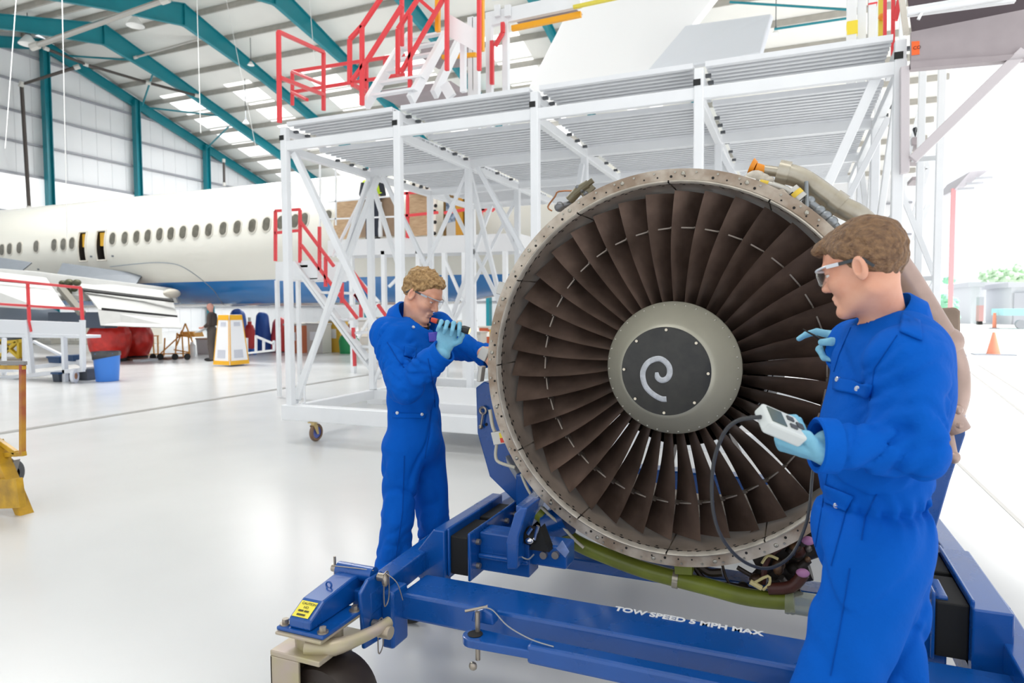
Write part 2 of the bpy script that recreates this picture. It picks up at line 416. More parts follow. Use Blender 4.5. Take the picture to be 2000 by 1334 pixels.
# fan case: barrel with front flange
b = MB(); b.lathe([(.775,2.80),(.775,2.772),(.820,2.772),(.820,2.800),(.802,2.806),(.802,3.05),(.815,3.055),(.815,3.08),(.802,3.085),(.802,3.45),(.822,3.455),(.822,3.49),(.80,3.5),(.80,3.80),(.785,3.80),(.772,2.80)], O, AX, 128)
case = b.build('fan_case', m_case, eng, smooth=True)
b = MB()
for k in range(60):
    a = 2*PI*k/60+.03
    b.cyl(C(.806,a,2.774), C(.806,a,2.7665), .0048, 6)
    if k%3==0: b.ell(C(.8,a+.04,2.771),(.009,.005,.009),8,6)
b.build('flange_bolts', m_bolt, case, smooth=True)
b = MB()
for k in range(90):
    a = 2*PI*k/90+.01
    if k%5 != 2: b.cyl(C(.789,a,2.7735), C(.789,a,2.7705), .0036 if k%3 else .0056, 8)
b.build('flange_holes', m_dark, case)
# dark slot between flange and liner, then the bright lip in segments with the liner behind
b = MB(); b.lathe([(.7735,2.779),(.764,2.779),(.764,2.81),(.7735,2.81)], O, AX, 128, closed=True); b.build('slot_ring', m_dark, case, smooth=True)
for k in range(12):
    a0 = 2*PI*k/12+.004; a1 = 2*PI*(k+1)/12-.004; rows = []
    prof = [(.772,2.779),(.772,2.757),(.766,2.751),(.761,2.757),(.764,2.80),(.7655,3.30),(.774,3.30)]
    for i in range(11):
        a = a0+(a1-a0)*i/10; rows.append([C(r,a,y) for r,y in prof])
    b = MB(); b.grid(rows); sg = b.build('liner_segment', [m_liner, m_lip], case, smooth=True, angle=50, fix=True)
    for p in sg.data.polygons:
        if p.center.y + worldloc(case).y < 2.781: p.material_index = 1
    b = MB()
    for i in range(5):
        for y in (2.80, 2.825):
            a = a0+(a1-a0)*(i+.5)/5 + (.012 if y > 2.81 else 0); n = C(1,a,y)-C(0,a,y)
            b.cyl(C(.7665,a,y), C(.7630,a,y), .0062, 8)
    b.build('liner_holes', m_dark, sg)
    b = MB()
    for i in range(4):
        a = a0+(a1-a0)*(i+.5)/4
        if i%2==0: b.prism([C(.7735,a-.022,2.7745),C(.7735,a+.022,2.7745),C(.7655,a+.022,2.7745),C(.7655,a-.022,2.7745)], (0,.006,0))
    b.build('lip_tab', m_lip, sg)
# fan blades: twisted aerofoils, 38
def blade_mesh():
    b = MB(); rows = []; NR, NCH = 16, 9
    for i in range(NR+1):
        t = i/NR; r = .268 + (RTIP-.006-.268)*t
        st = math.radians(21 + 33*t); ch = .138 + .034*t; yle = 2.885 + .006*math.sin(PI*t) + .012*t
        loop = []
        for side in (1,-1):
            for j in range(NCH):
                u = j/(NCH-1) if side > 0 else 1 - j/(NCH-1)
                if side < 0 and j in (0, NCH-1): continue
                th = (.0035*(1-t)+.0018)*math.sqrt(max(0, 4*u*(1-u)))**.8
                cam = .055*ch*4*u*(1-u)*(1.3-.9*t)
                s = u*ch; n = th*side + cam
                y = yle + s*math.cos(st) - n*math.sin(st)*.0 + 0
                w = s*math.sin(st) - n*math.cos(st)
                y += n*math.sin(st)
                a = (w - (.018*math.sin(PI*t*.9)))/r
                loop.append((r, a, y))
        rows.append(loop)
    return rows
brows = blade_mesh()
def shroud_rows():
    rows = []
    r = .60
    for a, y in ((-.062,2.915),(.105,2.93),(.105,3.0),(-.062,2.985)):
        rows.append((r,a,y))
    return rows
NB = 38
blade0 = None
for k in range(NB):
    a0 = 2*PI*k/NB + math.radians(.6)
    if blade0 is None:
        pass
    b = MB()
    vs = [C(r, a0+a, y) for loop in brows for (r,a,y) in loop]; m = len(brows[0]); n = len(brows)
    fs = [(i*m+j, i*m+(j+1)%m, (i+1)*m+(j+1)%m, (i+1)*m+j) for i in range(n-1) for j in range(m)]
    fs.append(tuple(range((n-1)*m, n*m)))
    b.add(vs, fs)
    bl = b.build('fan_blade', m_blade, eng, smooth=True, angle=60)
    b = MB()
    q = [C(.600, a0+a, y) for a,y in ((-.045,2.928),(.118,2.95),(.118,3.0),(-.045,2.985))]
    q2 = [C(.606, a0+a, y) for a,y in ((-.045,2.928),(.118,2.95),(.118,3.0),(-.045,2.985))]
    b.add(q+q2, [(0,1,2,3),(7,6,5,4),(0,4,5,1),(1,5,6,2),(2,6,7,3),(3,7,4,0)])
    b.build('midspan_shroud', M('shroud_metal', '#8a8076', .35, metal=.5), bl)
# spinner
b = MB(); b.lathe([(.283,2.905),(.284,2.882),(.279,2.872),(.268,2.852),(.246,2.815),(.219,2.770),(.197,2.735),(.182,2.716),(.178,2.714)], O, AX, 96)
spin = b.build('spinner', m_hub, eng, smooth=True)
b = MB()
for k in range(38):
    a = 2*PI*k/38+.05; b.ell(C(.270,a,2.854),(.0045,.003,.0045),8,6)
b.build('rivets', m_bolt, spin, smooth=True)
b = MB(); prof = [(.1795,2.7165),(.1795,2.712),(.174,2.7105),(.14,2.703),(.10,2.697),(.05,2.6935),(0,2.692)]
b.lathe(prof, O, AX, 64); disc = b.build('nose_disc', m_disc, spin, smooth=True)
b = MB()
for k in range(8):
    a = 2*PI*k/8 + .02; p = C(.168,a,2.708); b.cyl(p+V(0,.003,0), p-V(0,.006,0), .0058, 10)
b.build('disc_bolts', M('bright_bolt','#c9c0ae',.25,metal=.85), disc, smooth=True)
def disc_y(x, z):
    r = math.hypot(x, z)
    for (r1,y1),(r0,y0) in zip(prof[1:-1], prof[2:]):
        if r0 <= r <= r1: return y0+(y1-y0)*(r-r0)/(r1-r0)
    return 2.71
sp = [(655,752),(662,795),(690,818),(725,815),(755,790),(768,745),(758,695),(725,655),(680,633),(630,640),(580,668),(546,715),(531,770),(538,830),(560,885),(600,930),(655,967),(700,985),(738,985)]
sp = smooth_path([V((x-722)*.18/389, 0, -(y-745)*.18/389) for x,y in sp], 4)
vs = []; n = len(sp)
for i,p in enumerate(sp):
    t = (sp[min(i+1,n-1)]-sp[max(i-1,0)]).normalized(); nn = V(-t.z,0,t.x); w = .0112*(min(1,.55+.12*i) if i < 6 else 1)
    for s in (-1,-.33,.33,1):
        q = p+nn*w*s; vs.append((ex+q.x, disc_y(q.x,q.z)-.0012, ez+q.z))
b = MB(); b.add(vs, [(i*4+j,(i+1)*4+j,(i+1)*4+j+1,i*4+j+1) for i in range(n-1) for j in range(3)])
b.build('spiral_mark', m_white, disc, smooth=True, solid=.0008)
# core behind the fan: splitter, inlet vanes, core barrel, outlet struts
b = MB(); b.lathe([(.28,2.905),(.285,3.12),(.29,3.14)], O, AX, 64); b.build('hub_drum', m_core, eng, smooth=True)
b = MB(); b.lathe([(.385,3.9),(.39,3.4),(.382,3.15),(.376,3.105),(.370,3.10),(.366,3.11),(.362,3.3),(.362,3.55),(0,3.55)], O, AX, 96); b.lathe([(.395,3.4),(.45,3.9),(.46,4.3),(.36,4.9),(.30,5.2),(.27,5.2),(.25,4.9),(0,4.8)], O, AX, 64)
b.build('core_barrel', m_core, eng, smooth=True)
for k in range(34):
    a = 2*PI*k/34; b = MB()
    b.prism([C(.285,a,3.14),C(.366,a,3.13),C(.366,a+.07,3.24),C(.285,a+.08,3.24)], (C(.003,a+PI/2,0)-C(0,0,0)))
    b.build('inlet_vane', m_core, eng)
for k in range(10):
    a = 2*PI*k/10+.2; b = MB()
    b.prism([C(.388,a,3.55),C(.79,a,3.5),C(.79,a,3.66),C(.388,a,3.7)], C(.016,a+PI/2,0)-C(0,0,0))
    b.build('outlet_strut', m_liner, eng)
# large duct over the top right, with orange blank
def P(x, y, Y=2.96): return aY(x, y, Y)
duct = smooth_path([P(1492,332),P(1530,338),P(1563,348),P(1600,372),P(1640,402),P(1680,424),P(1722,470,3.0),P(1775,545,3.02),P(1822,622,3.02),P(1850,668,3.02)], 6)
n = len(duct)
b = MB(); b.tube(duct[:7], .021, 14); b.tube(duct[6:], .042, 18)
d = b.build('bleed_duct', [m_steelp], eng, smooth=True)
b = MB(); b.cyl(P(1467,324,2.95), P(1475,327,2.95), .034, 18, .024).cyl(P(1475,327,2.95), P(1494,333), .02, 14); b.m(0)
b.build('orange_blank', m_orange, d, smooth=True)
for i in (6, 23):
    t = (duct[i+1]-duct[i-1]).normalized(); MB().cyl(duct[i]-t*.022, duct[i]+t*.022, .05, 20).build('duct_clamp', m_steelp, d, smooth=True)
d2 = smooth_path([P(1850,668,3.02),P(1868,720,3.04),P(1870,770,3.04),P(1860,805,3.05)], 6)
b = MB(); b.tube(duct[-16:], .045, 18); b.tube(d2, .043, 18); lo = b.build('lower_duct', m_pinkp, eng, smooth=True)
b = MB(); b.ell(d2[0], (.058,.05,.058), 14, 10); b.cyl(P(1848,800,3.03), P(1872,842,3.03), .045, 14); l_ = MB(); l_.cyl(P(1852,840,3.02), P(1862,893,3.0), .017, 10); l_.ell(P(1862,893,3.0),(.025,.025,.025),10,8); l_.build('duct_lever', m_pinkp, lo, smooth=True)
b.build('duct_coupling', m_pinkp, lo, smooth=True)
for (x,y) in ((1870,800),(1872,830),(1846,855)): MB().ell(P(x,y,3.0),(.02,.02,.02),8,6).build('coupling_bolt', m_pinkp, lo, smooth=True)
# fittings along the upper right flange
b = MB()
b.tube(smooth_path([P(1395,347,2.9),P(1440,345,2.9),P(1476,352,2.9)],4), .006, 6)
b.tube([P(1482,356,2.9),P(1508,361,2.9)], .012, 10); b.m(1).tube([P(1484,356.5,2.895),P(1500,360,2.895)], .0135, 10)
b.m(0).tube([P(1508,361,2.9),P(1535,370,2.9),P(1560,388,2.9)], .014, 10)
b.build('sensor_line', [m_alu, M('yellow_band','#d9b93a',.4)], eng, smooth=True)
b = MB(); b.m(0).cyl(P(1543,373,2.88), P(1563,392,2.88), .034, 16); b.m(1).cyl(P(1549,379,2.878), P(1556,386,2.878), .0352, 16); b.m(2).prism([P(1541,380,2.845),P(1548,374,2.845),P(1554,380,2.845),P(1547,388,2.845)], (0,.004,0))
b.build('actuator_body', [m_alu, M('yellow_band'), m_black], eng, smooth=True)
b = MB(); b.tube([P(1570,388,2.9),P(1598,408,2.9),P(1630,438,2.92),P(1660,475,2.93)], .015, 10)
for q in ((1580,392),(1600,411),(1612,421),(1624,432)): b.ell(P(q[0],q[1],2.9), (.024,.02,.02), 10, 8)
b.tube([P(1575,355,2.9),P(1576,405,2.87)], .008, 8)
b.build('control_rod', M('rod_grey','#8d9296',.35,metal=.6), eng, smooth=True)
for (x,y,r) in ((1462,352,.022),(1475,345,.026),(1488,348,.02),(1450,356,.014),(1500,352,.016),(1560,405,.02),(1590,425,.022),(1606,432,.018)): MB().ell(P(x,y,2.93),(r*1.5,r,r),10,8).build('valve_cover', M('pale_insulation','#d8d0c2',.7,var=.3,vscale=30), eng, smooth=True)
b = MB(); b.prism([P(1512,372,2.84),P(1530,368,2.84),P(1560,402,2.84),P(1548,412,2.84),P(1520,392,2.84)], (0,.03,0)); b.prism([P(1585,418,2.85),P(1608,436,2.85),P(1622,462,2.85),P(1600,452,2.85)], (0,.03,0))
b.build('mounting_bracket', m_case, eng, bevel=.004)
# fittings on the upper left
b = MB(); b.tube(smooth_path([P(1140,385,2.95),P(1128,374,2.95),P(1092,374,2.95),P(1084,384,2.95),P(1070,404,2.95),P(1078,412,2.95)],3), .004, 6)
b.build('copper_line', m_copper, eng, smooth=True)
b = MB(); b.ell(P(1093,404,2.93),(.026,.02,.024),12,8).cyl(P(1093,404,2.93),P(1120,396,2.95),.014,10); b.m(1).tube([P(1112,392,2.93),P(1130,372,2.93),P(1150,360,2.93)], .022, 10).tube([P(1122,380,2.92),P(1158,352,2.92)], .013, 8); b.m(1).prism([P(1132,372,2.92),P(1150,355,2.92),P(1162,366,2.92),P(1140,388,2.92)],(0,.02,0))
b.m(0)
for q in ((1128,366),(1136,372),(1144,378),(1118,384)): b.ell(P(q[0],q[1],2.92),(.012,.012,.012),8,6)
b.build('bleed_valve', [M('valve_grey','#77787a',.35,metal=.6), M('olive_metal','#77705c',.4,metal=.5)], eng, smooth=True)
# left side: rail, lug, label box, tubes, grey fairing
for (x0,y0,x1,y1) in ((984,552,978,576),(950,680,940,702),(942,715,938,745)): MB().beam(P(x0,y0,2.84), P(x1,y1,2.84), .02, .045).build('edge_lug', m_alu, eng, bevel=.004)
b = MB(); b.tube(smooth_path([P(957,800,2.85),P(963,835,2.85),P(972,850,2.85)],4), .009, 8); b.tube(smooth_path([P(970,868,2.85),P(968,890,2.85),P(975,903,2.85),P(1006,913,2.85)],4), .008, 8)
b.tube(smooth_path([P(1018,925,2.84),P(1028,950,2.84),P(1045,978,2.84),P(1070,1003,2.84),P(1100,1030,2.84),P(1120,1052,2.84),P(1140,1070,2.84)],4), .007, 8)
b.build('fuel_drain_tube', m_wire, eng, smooth=True)
b = MB(); b.prism([P(958,845,2.80),P(984,841,2.80),P(990,866,2.80),P(964,870,2.80)], (0,.04,0)); jb = b.build('junction_box', m_alu, eng, bevel=.003)
b = MB(); b.m(0).prism([P(974,846,2.795),P(982,845,2.795),P(986,862,2.795),P(978,863,2.795)], (0,.006,0)); b.m(1).prism([P(976,856,2.793),P(984.5,855,2.793),P(986,864,2.793),P(978,865,2.793)], (0,.004,0))
b.build('warning_label', [M('label_yellow','#e9d23a',.5), M('label_red','#d8402a',.5)], jb)
b = MB(); b.prism([P(985,890,3.0),P(1040,965,3.0),P(1045,985,3.0),P(1025,968,3.0),P(1008,940,3.0),P(990,910,3.0)], (0,.35,0))
b.build('side_fairing', M('fairing_grey','#9a9ea2',.4), eng, bevel=.01)
# bottom: olive hose with clear cap, brackets, accessory gearbox tangle
hose = smooth_path([P(1052,1000,2.90),P(1085,1030,2.90),P(1130,1062,2.90),P(1190,1088,2.90),P(1255,1112,2.90),P(1320,1130,2.90),P(1390,1148,2.90),P(1450,1164,2.90),P(1500,1171,2.90),P(1550,1174,2.90)], 6)
b = MB(); b.tube(hose, .036, 16); hs = b.build('olive_drain_hose', m_greenhose, eng, smooth=True)
b = MB(); t = V(1,0,0); b.lathe([(.0,.0),(.048,.0),(.05,.012),(.047,.02),(.05,.028),(.046,.04),(.046,.15)], P(1533,1174,2.9), (1,0,.0), 20); b.build('clear_end_cap', m_clear, hs, smooth=True)
b = MB(); b.cyl(hose[30]-V(.012,0,0), hose[30]+V(.012,0,-.002), .041, 16); b.build('hose_clamp', m_steelp, hs, smooth=True)
b = MB(); b.prism([P(1316,1100,2.86),P(1352,1104,2.86),P(1352,1124,2.86),P(1318,1122,2.86)], (0,.06,0)); b.build('hose_bracket', m_greenhose, eng, bevel=.003)
b = MB()
for pts,r in (([(1355,1104),(1372,1128),(1392,1140)],.012),([(1392,1140),(1440,1146),(1490,1160)],.014),([(1440,1108),(1470,1125),(1492,1128)],.010),([(1490,1160),(1530,1163),(1565,1158)],.018),([(1365,1105),(1385,1118),(1410,1118)],.018),([(1410,1100),(1418,1128),(1430,1146)],.006),([(1380,1140),(1400,1150),(1435,1152)],.010)):
    b.tube(smooth_path([P(x,y,2.93) for x,y in pts],4), r, 8)
b.build('oil_pipe', M('dark_oil_pipe','#3c332c',.4,metal=.5), eng, smooth=True)
g = MB(); rr = random.Random(4)
g.m(0); g.cyl(P(1475,1085,3.05), P(1600,1040,3.05), .09, 20); g.cyl(P(1500,1120,3.05), P(1580,1105,3.05), .06, 16)
for q in range(34):
    x = rr.uniform(1440,1592); y = rr.uniform(1072,1150) - (x-1440)*.25; r = rr.uniform(.012,.034)
    g.m(rr.choice((0,0,1,1,2,3)))
    c = P(x, y, rr.uniform(2.88,3.0))
    if rr.random() < .5: g.ell(c, (r,r*.8,r*rr.uniform(.7,1.2)), 10, 8)
    else: g.cyl(c, c+V(rr.uniform(-.06,.06), rr.uniform(-.02,.06), rr.uniform(-.06,.06)), r*.7, 10)
g.build('accessory_gearbox', [m_core, m_brown, m_rust, M('dull_steel','#77706a',.4,metal=.6)], eng, smooth=True)
b = MB(); b.tube(smooth_path([P(1500,1150,2.88),P(1545,1146,2.88),P(1570,1120,2.88)],4), .024, 10); b.tube(smooth_path([P(1490,1140,2.9),P(1500,1090,2.9),P(1540,1060,2.9),P(1580,1052,2.9)],4), .012, 8); b.build('scavenge_pipe', m_rust, eng, smooth=True)
for (x,y) in ((1578,1056),(1568,1119)): MB().ell(P(x,y,2.86),(.026,.018,.018),10,8).build('pink_cap', M('pink_cap_plastic','#b27aa6',.5), eng, smooth=True)
b = MB(); b.tube(smooth_path([P(1488,1100,2.87),P(1500,1085,2.87),P(1520,1092,2.87)],3), .006, 6); b.tube(smooth_path([P(1470,1140,2.87),P(1500,1125,2.87),P(1503,1140,2.87),P(1490,1152,2.87)],3), .006, 6); b.tube([P(1465,1136,2.87),P(1488,1149,2.87)], .011, 8)
b.build('connector', M('connector_cream','#cdbf86',.5), eng, smooth=True)
# ================================================================== blue engine stand
m_blue = M('stand_blue', '#07509f', .28, spec=.5, var=.12, vscale=5, coat=.35, rvar=.06)
m_rub = M('mount_rubber', '#0e0e0d', .75)
m_zinc = M('yellow_zinc', '#b7ae86', .35, metal=.35, var=.25, vscale=9, col2='#b9a9a0')
m_wheel = M('brown_rubber', '#2e241f', .55)
m_pin = M('pin_steel', '#a99f92', .3, metal=.8)
m_yl = M('caution_yellow', '#efe04a', .45)
stand = thing('engine_stand', 'blue wheeled steel stand that carries the turbofan engine', 'engine stand', (ex, 2.9, 0))
ZT, ZB = .43, .325
def S(name, b, m=m_blue, par=None, bev=.006, smooth=False): return b.build(name, m, par or stand, bevel=bev, smooth=smooth)
fb = S('front_beam', MB().box(-1.42, .66, 2.20, 2.41, ZB, ZT), bev=.012)
tx0 = aZ(1206,1181,ZT); tx1 = aZ(1342,1200,ZT)
text('speed_lettering', 'TOW SPEED 5 MPH MAX', .047, (tx0.x, 2.372, ZT+.0015), (1,0,0), (0,1,0), M('stencil_white','#e8e9ea',.5), fb, .0008, .0016)
S('rear_beam', MB().box(-1.42, .66, 4.35, 4.55, ZB, ZT), bev=.012)
# side rails sloping slightly, with end brackets
for s,(xa) in ((-1,-1.50),(1,.66)):
    S('side_rail', MB().beam((xa,2.06,.435),(xa,2.72,.47),.085,.09).beam((xa,2.72,.47),(xa,4.6,.40),.085,.09))
    # bracket beside the shock mount
    x0,x1 = (-1.475,-1.375) if s < 0 else (.535,.645)
    S('mount_bracket', MB().prism([(x0,2.46,.30),(x0,2.46,.595),(x0,2.56,.595),(x0,3.05,.595),(x0,3.05,.30)], (x1-x0,0,0)) if s>0 else
      MB().prism([(-1.365,2.47,.375),(-1.365,2.47,.60),(-1.42,2.47,.60),(-1.50,2.47,.50),(-1.50,2.47,.375)], (0,.62,0)))
# shock mounts (black rubber between two plates)
def mount(xl, xr, y0, y1, z0, z1):
    t = S('mount_plate', MB().box(xl-.012, xl, y0-.01, y1, z0-.01, z1+.02)); S('mount_plate', MB().box(xr, xr+.014, y0-.005, y1, z0-.02, z1+.01))
    for (ya,yb) in ((y0,(y0+y1)/2-.02),((y0+y1)/2+.02,y1-.02)):
        MB().box(xl, xr, ya, yb, z0, z1-.012).build('rubber_block', m_rub, stand, bevel=.006)
    b = MB()
    for y in (y0+.06, y0+.17, y1-.17, y1-.06):
        for z in (z0+.03, z1-.045):
            for xx,sg in ((xr+.014,1),(xl-.012,-1)): b.cyl((xx,y,z),(xx+sg*.016,y,z),.013,8)
    b.build('mount_bolts', m_pin, stand, smooth=True)
mount(-1.352, -1.268, 2.50, 3.04, .405, .585)
mount(.44, .535, 2.50, 3.04, .405, .60)
# cradle: cross beam, angled cheek plates, side arms
S('cradle_crossbeam', MB().box(-1.254, -1.02, 2.585, 2.70, .405, .575).box(-1.254,-1.02,2.565,2.585,.465,.485))
qz0 = aY(1019,1099,3.0).z; qz1 = aY(1300,1116,3.0).z
S('cradle_crossbeam', MB().box(-1.20, .50, 3.0, 3.14, qz0, qz1), bev=.01); S('cradle_crossbeam', MB().box(-1.04, aY(1106,1080,2.62).x, 2.62, 2.74, aY(1080,1110,2.62).z, aY(1080,1066,2.62).z), bev=.01)
S('cradle_crossbeam', MB().box(-1.06, .44, 4.3, 4.44, .36, .5), bev=.01)
S('cheek_plate', MB().prism([aY(988,1060,2.5),aY(1004,1004,2.5),aY(1016,992,2.5),aY(1030,992,2.5),aY(1012,1050,2.5),aY(1010,1112,2.5),aY(990,1112,2.5)], (0,.16,0)))
S('cheek_plate', MB().prism([(.40,2.52,.33),(.40,2.52,.52),(.45,2.52,.60),(.48,2.52,.60),(.48,2.52,.33)], (0,.16,0)))
S('cradle_strut', MB().beam(aY(1020,1000,2.62), aY(1062,962,2.95), .06, .05)); S('cradle_strut', MB().beam((.44,2.62,.55),(.40,2.95,.66),.06,.05))
for s in (-1,1):
    cx = ex + s*.93
    if s < 0: poly = [aY(929,757,3.05),aY(945,745,3.05),aY(985,760,3.05),aY(1032,985,3.05),aY(1036,1004,3.05),aY(1026,1000,3.05),aY(956,931,3.05),aY(932,845,3.05)]
    else: poly = [aY(1860,685,3.05),aY(1889,692,3.05),aY(1886,850,3.05),aY(1856,940,3.05),aY(1826,1043,3.05),aY(1800,1060,3.05),aY(1740,1010,3.05),aY(1800,900,3.05)]
    arm = S('cradle_arm', MB().prism(poly, (0,.07,0)))
    S('cradle_foot', MB().box(-1.247,-1.16,2.98,3.15,.41,.74) if s<0 else MB().box(cx-.10,cx+.02,2.95,3.15,.41,.66), bev=.01)
    S('cradle_rail', MB().box(-1.26, -1.16, 2.7, 4.5, .41, .50) if s<0 else MB().box(.33,.43,2.7,4.5,.41,.50))
S('cradle_arm', MB().prism([(ex-.95,4.2,.45),(ex-.85,4.2,1.2),(ex-.75,4.2,1.2),(ex-.6,4.2,.45)], (0,.07,0)))
S('cradle_arm', MB().prism([(ex+.95,4.2,.45),(ex+.85,4.2,1.2),(ex+.75,4.2,1.2),(ex+.6,4.2,.45)], (0,.07,0)))
MB().prism([aY(1826,603,3.3),aY(1868,600,3.3),aY(1876,608,3.3),aY(1877,692,3.3),aY(1828,692,3.3)],(0,.05,0)).build('padded_board', M('board_tan','#9c8878',.6,var=.3,vscale=7), stand, bevel=.01)
# eye bolt hanging on the left arm
b = MB(); c = aY(943,802,3.03); b.tube([c+V(.017*math.cos(t),0,.017*math.sin(t)) for t in [2*PI*k/14 for k in range(14)]], .007, 8, closed=True)
b.tube([c+V(0,0,-.015), aY(939,832,3.03)], .006, 8); b.ell(aY(939,834,3.03),(.012,.012,.012),10,8); b.build('eye_bolt', m_pin, stand, smooth=True)
b = MB(); b.cyl(aY(950,829,3.05)-V(0,.004,0), aY(950,829,3.05), .008, 10); b.build('arm_hole', m_dark, stand)
# black gauge and valve on the cradle
b = MB(); c = aY(1038,1046,2.60); b.m(0).ell(c,(.055,.045,.04),14,10).prism([c+V(.0,-.03,-.05),c+V(.09,-.03,-.05),c+V(.05,-.03,.05)],(0,.06,0)); b.m(1).ell(c+V(.01,-.05,-.005),(.018,.012,.014),10,8).cyl(c+V(.03,-.04,.0),c+V(.045,-.04,.06),.008,8).cyl(c+V(0,-.04,.02),c+V(.02,-.04,.05),.01,8)
b.build('hydraulic_pump', [m_rub, M('chrome','#d0d0d2',.15,metal=1)], stand, smooth=True)
b = MB(); b.tube(smooth_path([c+V(-.03,-.04,.03),c+V(-.07,-.05,.01),c+V(-.05,-.05,-.06),c+V(.0,-.05,-.085),c+V(.03,-.05,-.06)],5), .0035, 6); b.build('pump_cable', M('cable_grey','#9ea0a2',.4,metal=.4), stand, smooth=True)
b = MB(); b.cyl(aY(1070,1030,2.9),aY(1070,1030,2.9)+V(.1,0,.05), .07, 16); b.build('jack_cylinder', m_blue, stand, smooth=True)
b = MB()
for x in (1063,1086): c_ = aY(x,1083,2.62); b.cyl(c_,c_-V(0,.016,0),.016,10)
b.build('beam_bolts', m_pin, stand, smooth=True)
b = MB(); b.prism([aY(1086,1072,2.6),aY(1098,1055,2.6),aY(1112,1078,2.6),aY(1104,1090,2.6)], (0,.004,0)); S('corner_gusset', b, M('worn_blue','#7f95c8',.35,var=.4,vscale=20))
# front left caster outrigger
jx = -1.445
S('corner_post', MB().box(-1.46, -1.405, 2.13, 2.24, .235, .46), bev=.01)
S('corner_post', MB().box(.63, .70, 2.13, 2.24, .235, .46), bev=.01)
S('end_plate', MB().prism([(-1.475,2.02,.28),(-1.475,2.0,.50),(-1.475,2.05,.535),(-1.475,2.14,.535),(-1.475,2.2,.47),(-1.475,2.2,.26)], (.016,0,0)))
arm = S('outrigger_arm', MB().prism([(-1.625,2.15,.53),(-1.625,2.15,.432),(-1.625,1.805,.432),(-1.625,1.805,.468),(-1.625,1.88,.510),(-1.625,2.05,.53)], (.095,0,0)), bev=.008)
S('pivot_tube', MB().cyl((-1.64,2.11,.528),(-1.475,2.11,.528),.030,18), bev=0, smooth=True)
S('arm_plate', MB().box(-1.672,-1.468,1.795,2.035,.418,.432), bev=.004)
for (x,y) in ((-1.652,1.82),(-1.488,1.82),(-1.488,2.0),(-1.652,2.0)): MB().cyl((x,y,.432),(x,y,.437),.02,14).cyl((x,y,.437),(x,y,.452),.0125,6).build('plate_bolt', m_pin, stand, smooth=True)
# yellow caution label on the sloping top
p0 = V(-1.612,1.825,.4905); sl = V(0,.075,.042).normalized()
b = MB(); nrm = V(0,-.042,.075).normalized(); o0 = V(-1.615,1.812,.4720)+nrm*.002; b.prism([o0, o0+V(.07,0,0), o0+V(.07,0,0)+sl*.065, o0+sl*.065], nrm*.001)
lb = b.build('caution_label', m_yl, arm)
mt = M('label_ink','#4a4526',.6)
for k in (2,3):
    for u0,u1 in (((.012,.034),(.038,.058)) if k == 2 else ((.016,.052),)):
        q_ = o0+nrm*.0022+sl*(.052-.0155*k); MB().prism([q_+V(u0,0,0),q_+V(u1,0,0),q_+V(u1,0,0)+sl*.007,q_+V(u0,0,0)+sl*.007],nrm*.0003).build('caution_print', mt, lb)
for k,(wd) in enumerate(('CAUTION','NO')):
    text('caution_lettering', wd, .0135, o0+nrm*.0022+sl*(.05-.0155*k)+V(.008 if k!=1 else .025,0,0), (1,0,0), sl, mt, lb, .0003)
# pins with wire rings
b = MB(); c = V(-1.455,2.11,.525); b.cyl(c,c+V(.03,0,0),.016,12).ell(c+V(.03,0,-.01),(.014,.016,.026),10,8); c2 = V(-1.455,2.07,.36); b.cyl(c2,c2+V(.03,0,0),.015,12).ell(c2+V(.03,0,-.004),(.014,.016,.024),10,8)
b.cyl((-1.67,2.11,.528),(-1.64,2.11,.528),.015,10).cyl((-1.66,2.11,.49),(-1.66,2.11,.575),.005,8); b.build('locking_pin', m_pin, stand, smooth=True)
b = MB()
for c in (V(-1.418,2.10,.525), V(-1.42,2.06,.36)):
    b.tube(smooth_path([c+V(0,-.01,.02),c+V(0,.02,.02),c+V(0,.025,-.06),c+V(0,.015,-.095),c+V(0,-.008,-.10),c+V(0,-.01,-.02)],5), .0026, 6)
b.build('safety_clip', m_pin, stand, smooth=True)
b = MB(); b.tube(smooth_path([V(-1.42,2.1,.55),V(-1.38,2.12,.51),V(-1.36,2.13,.44)],5), .002, 6); b.tube(smooth_path([V(-1.62,2.06,.56),V(-1.56,2.08,.555),V(-1.47,2.1,.55)],5), .002, 6); b.build('retaining_wire', m_pin, stand, smooth=True)
b = MB(); c = V(-1.575,1.965,.53); b.tube([c+V(.012*math.cos(t),0,.012*math.sin(t)) for t in [2*PI*k/12 for k in range(12)]], .0035, 6, closed=True); b.build('lifting_eye', m_blue, arm, smooth=True)
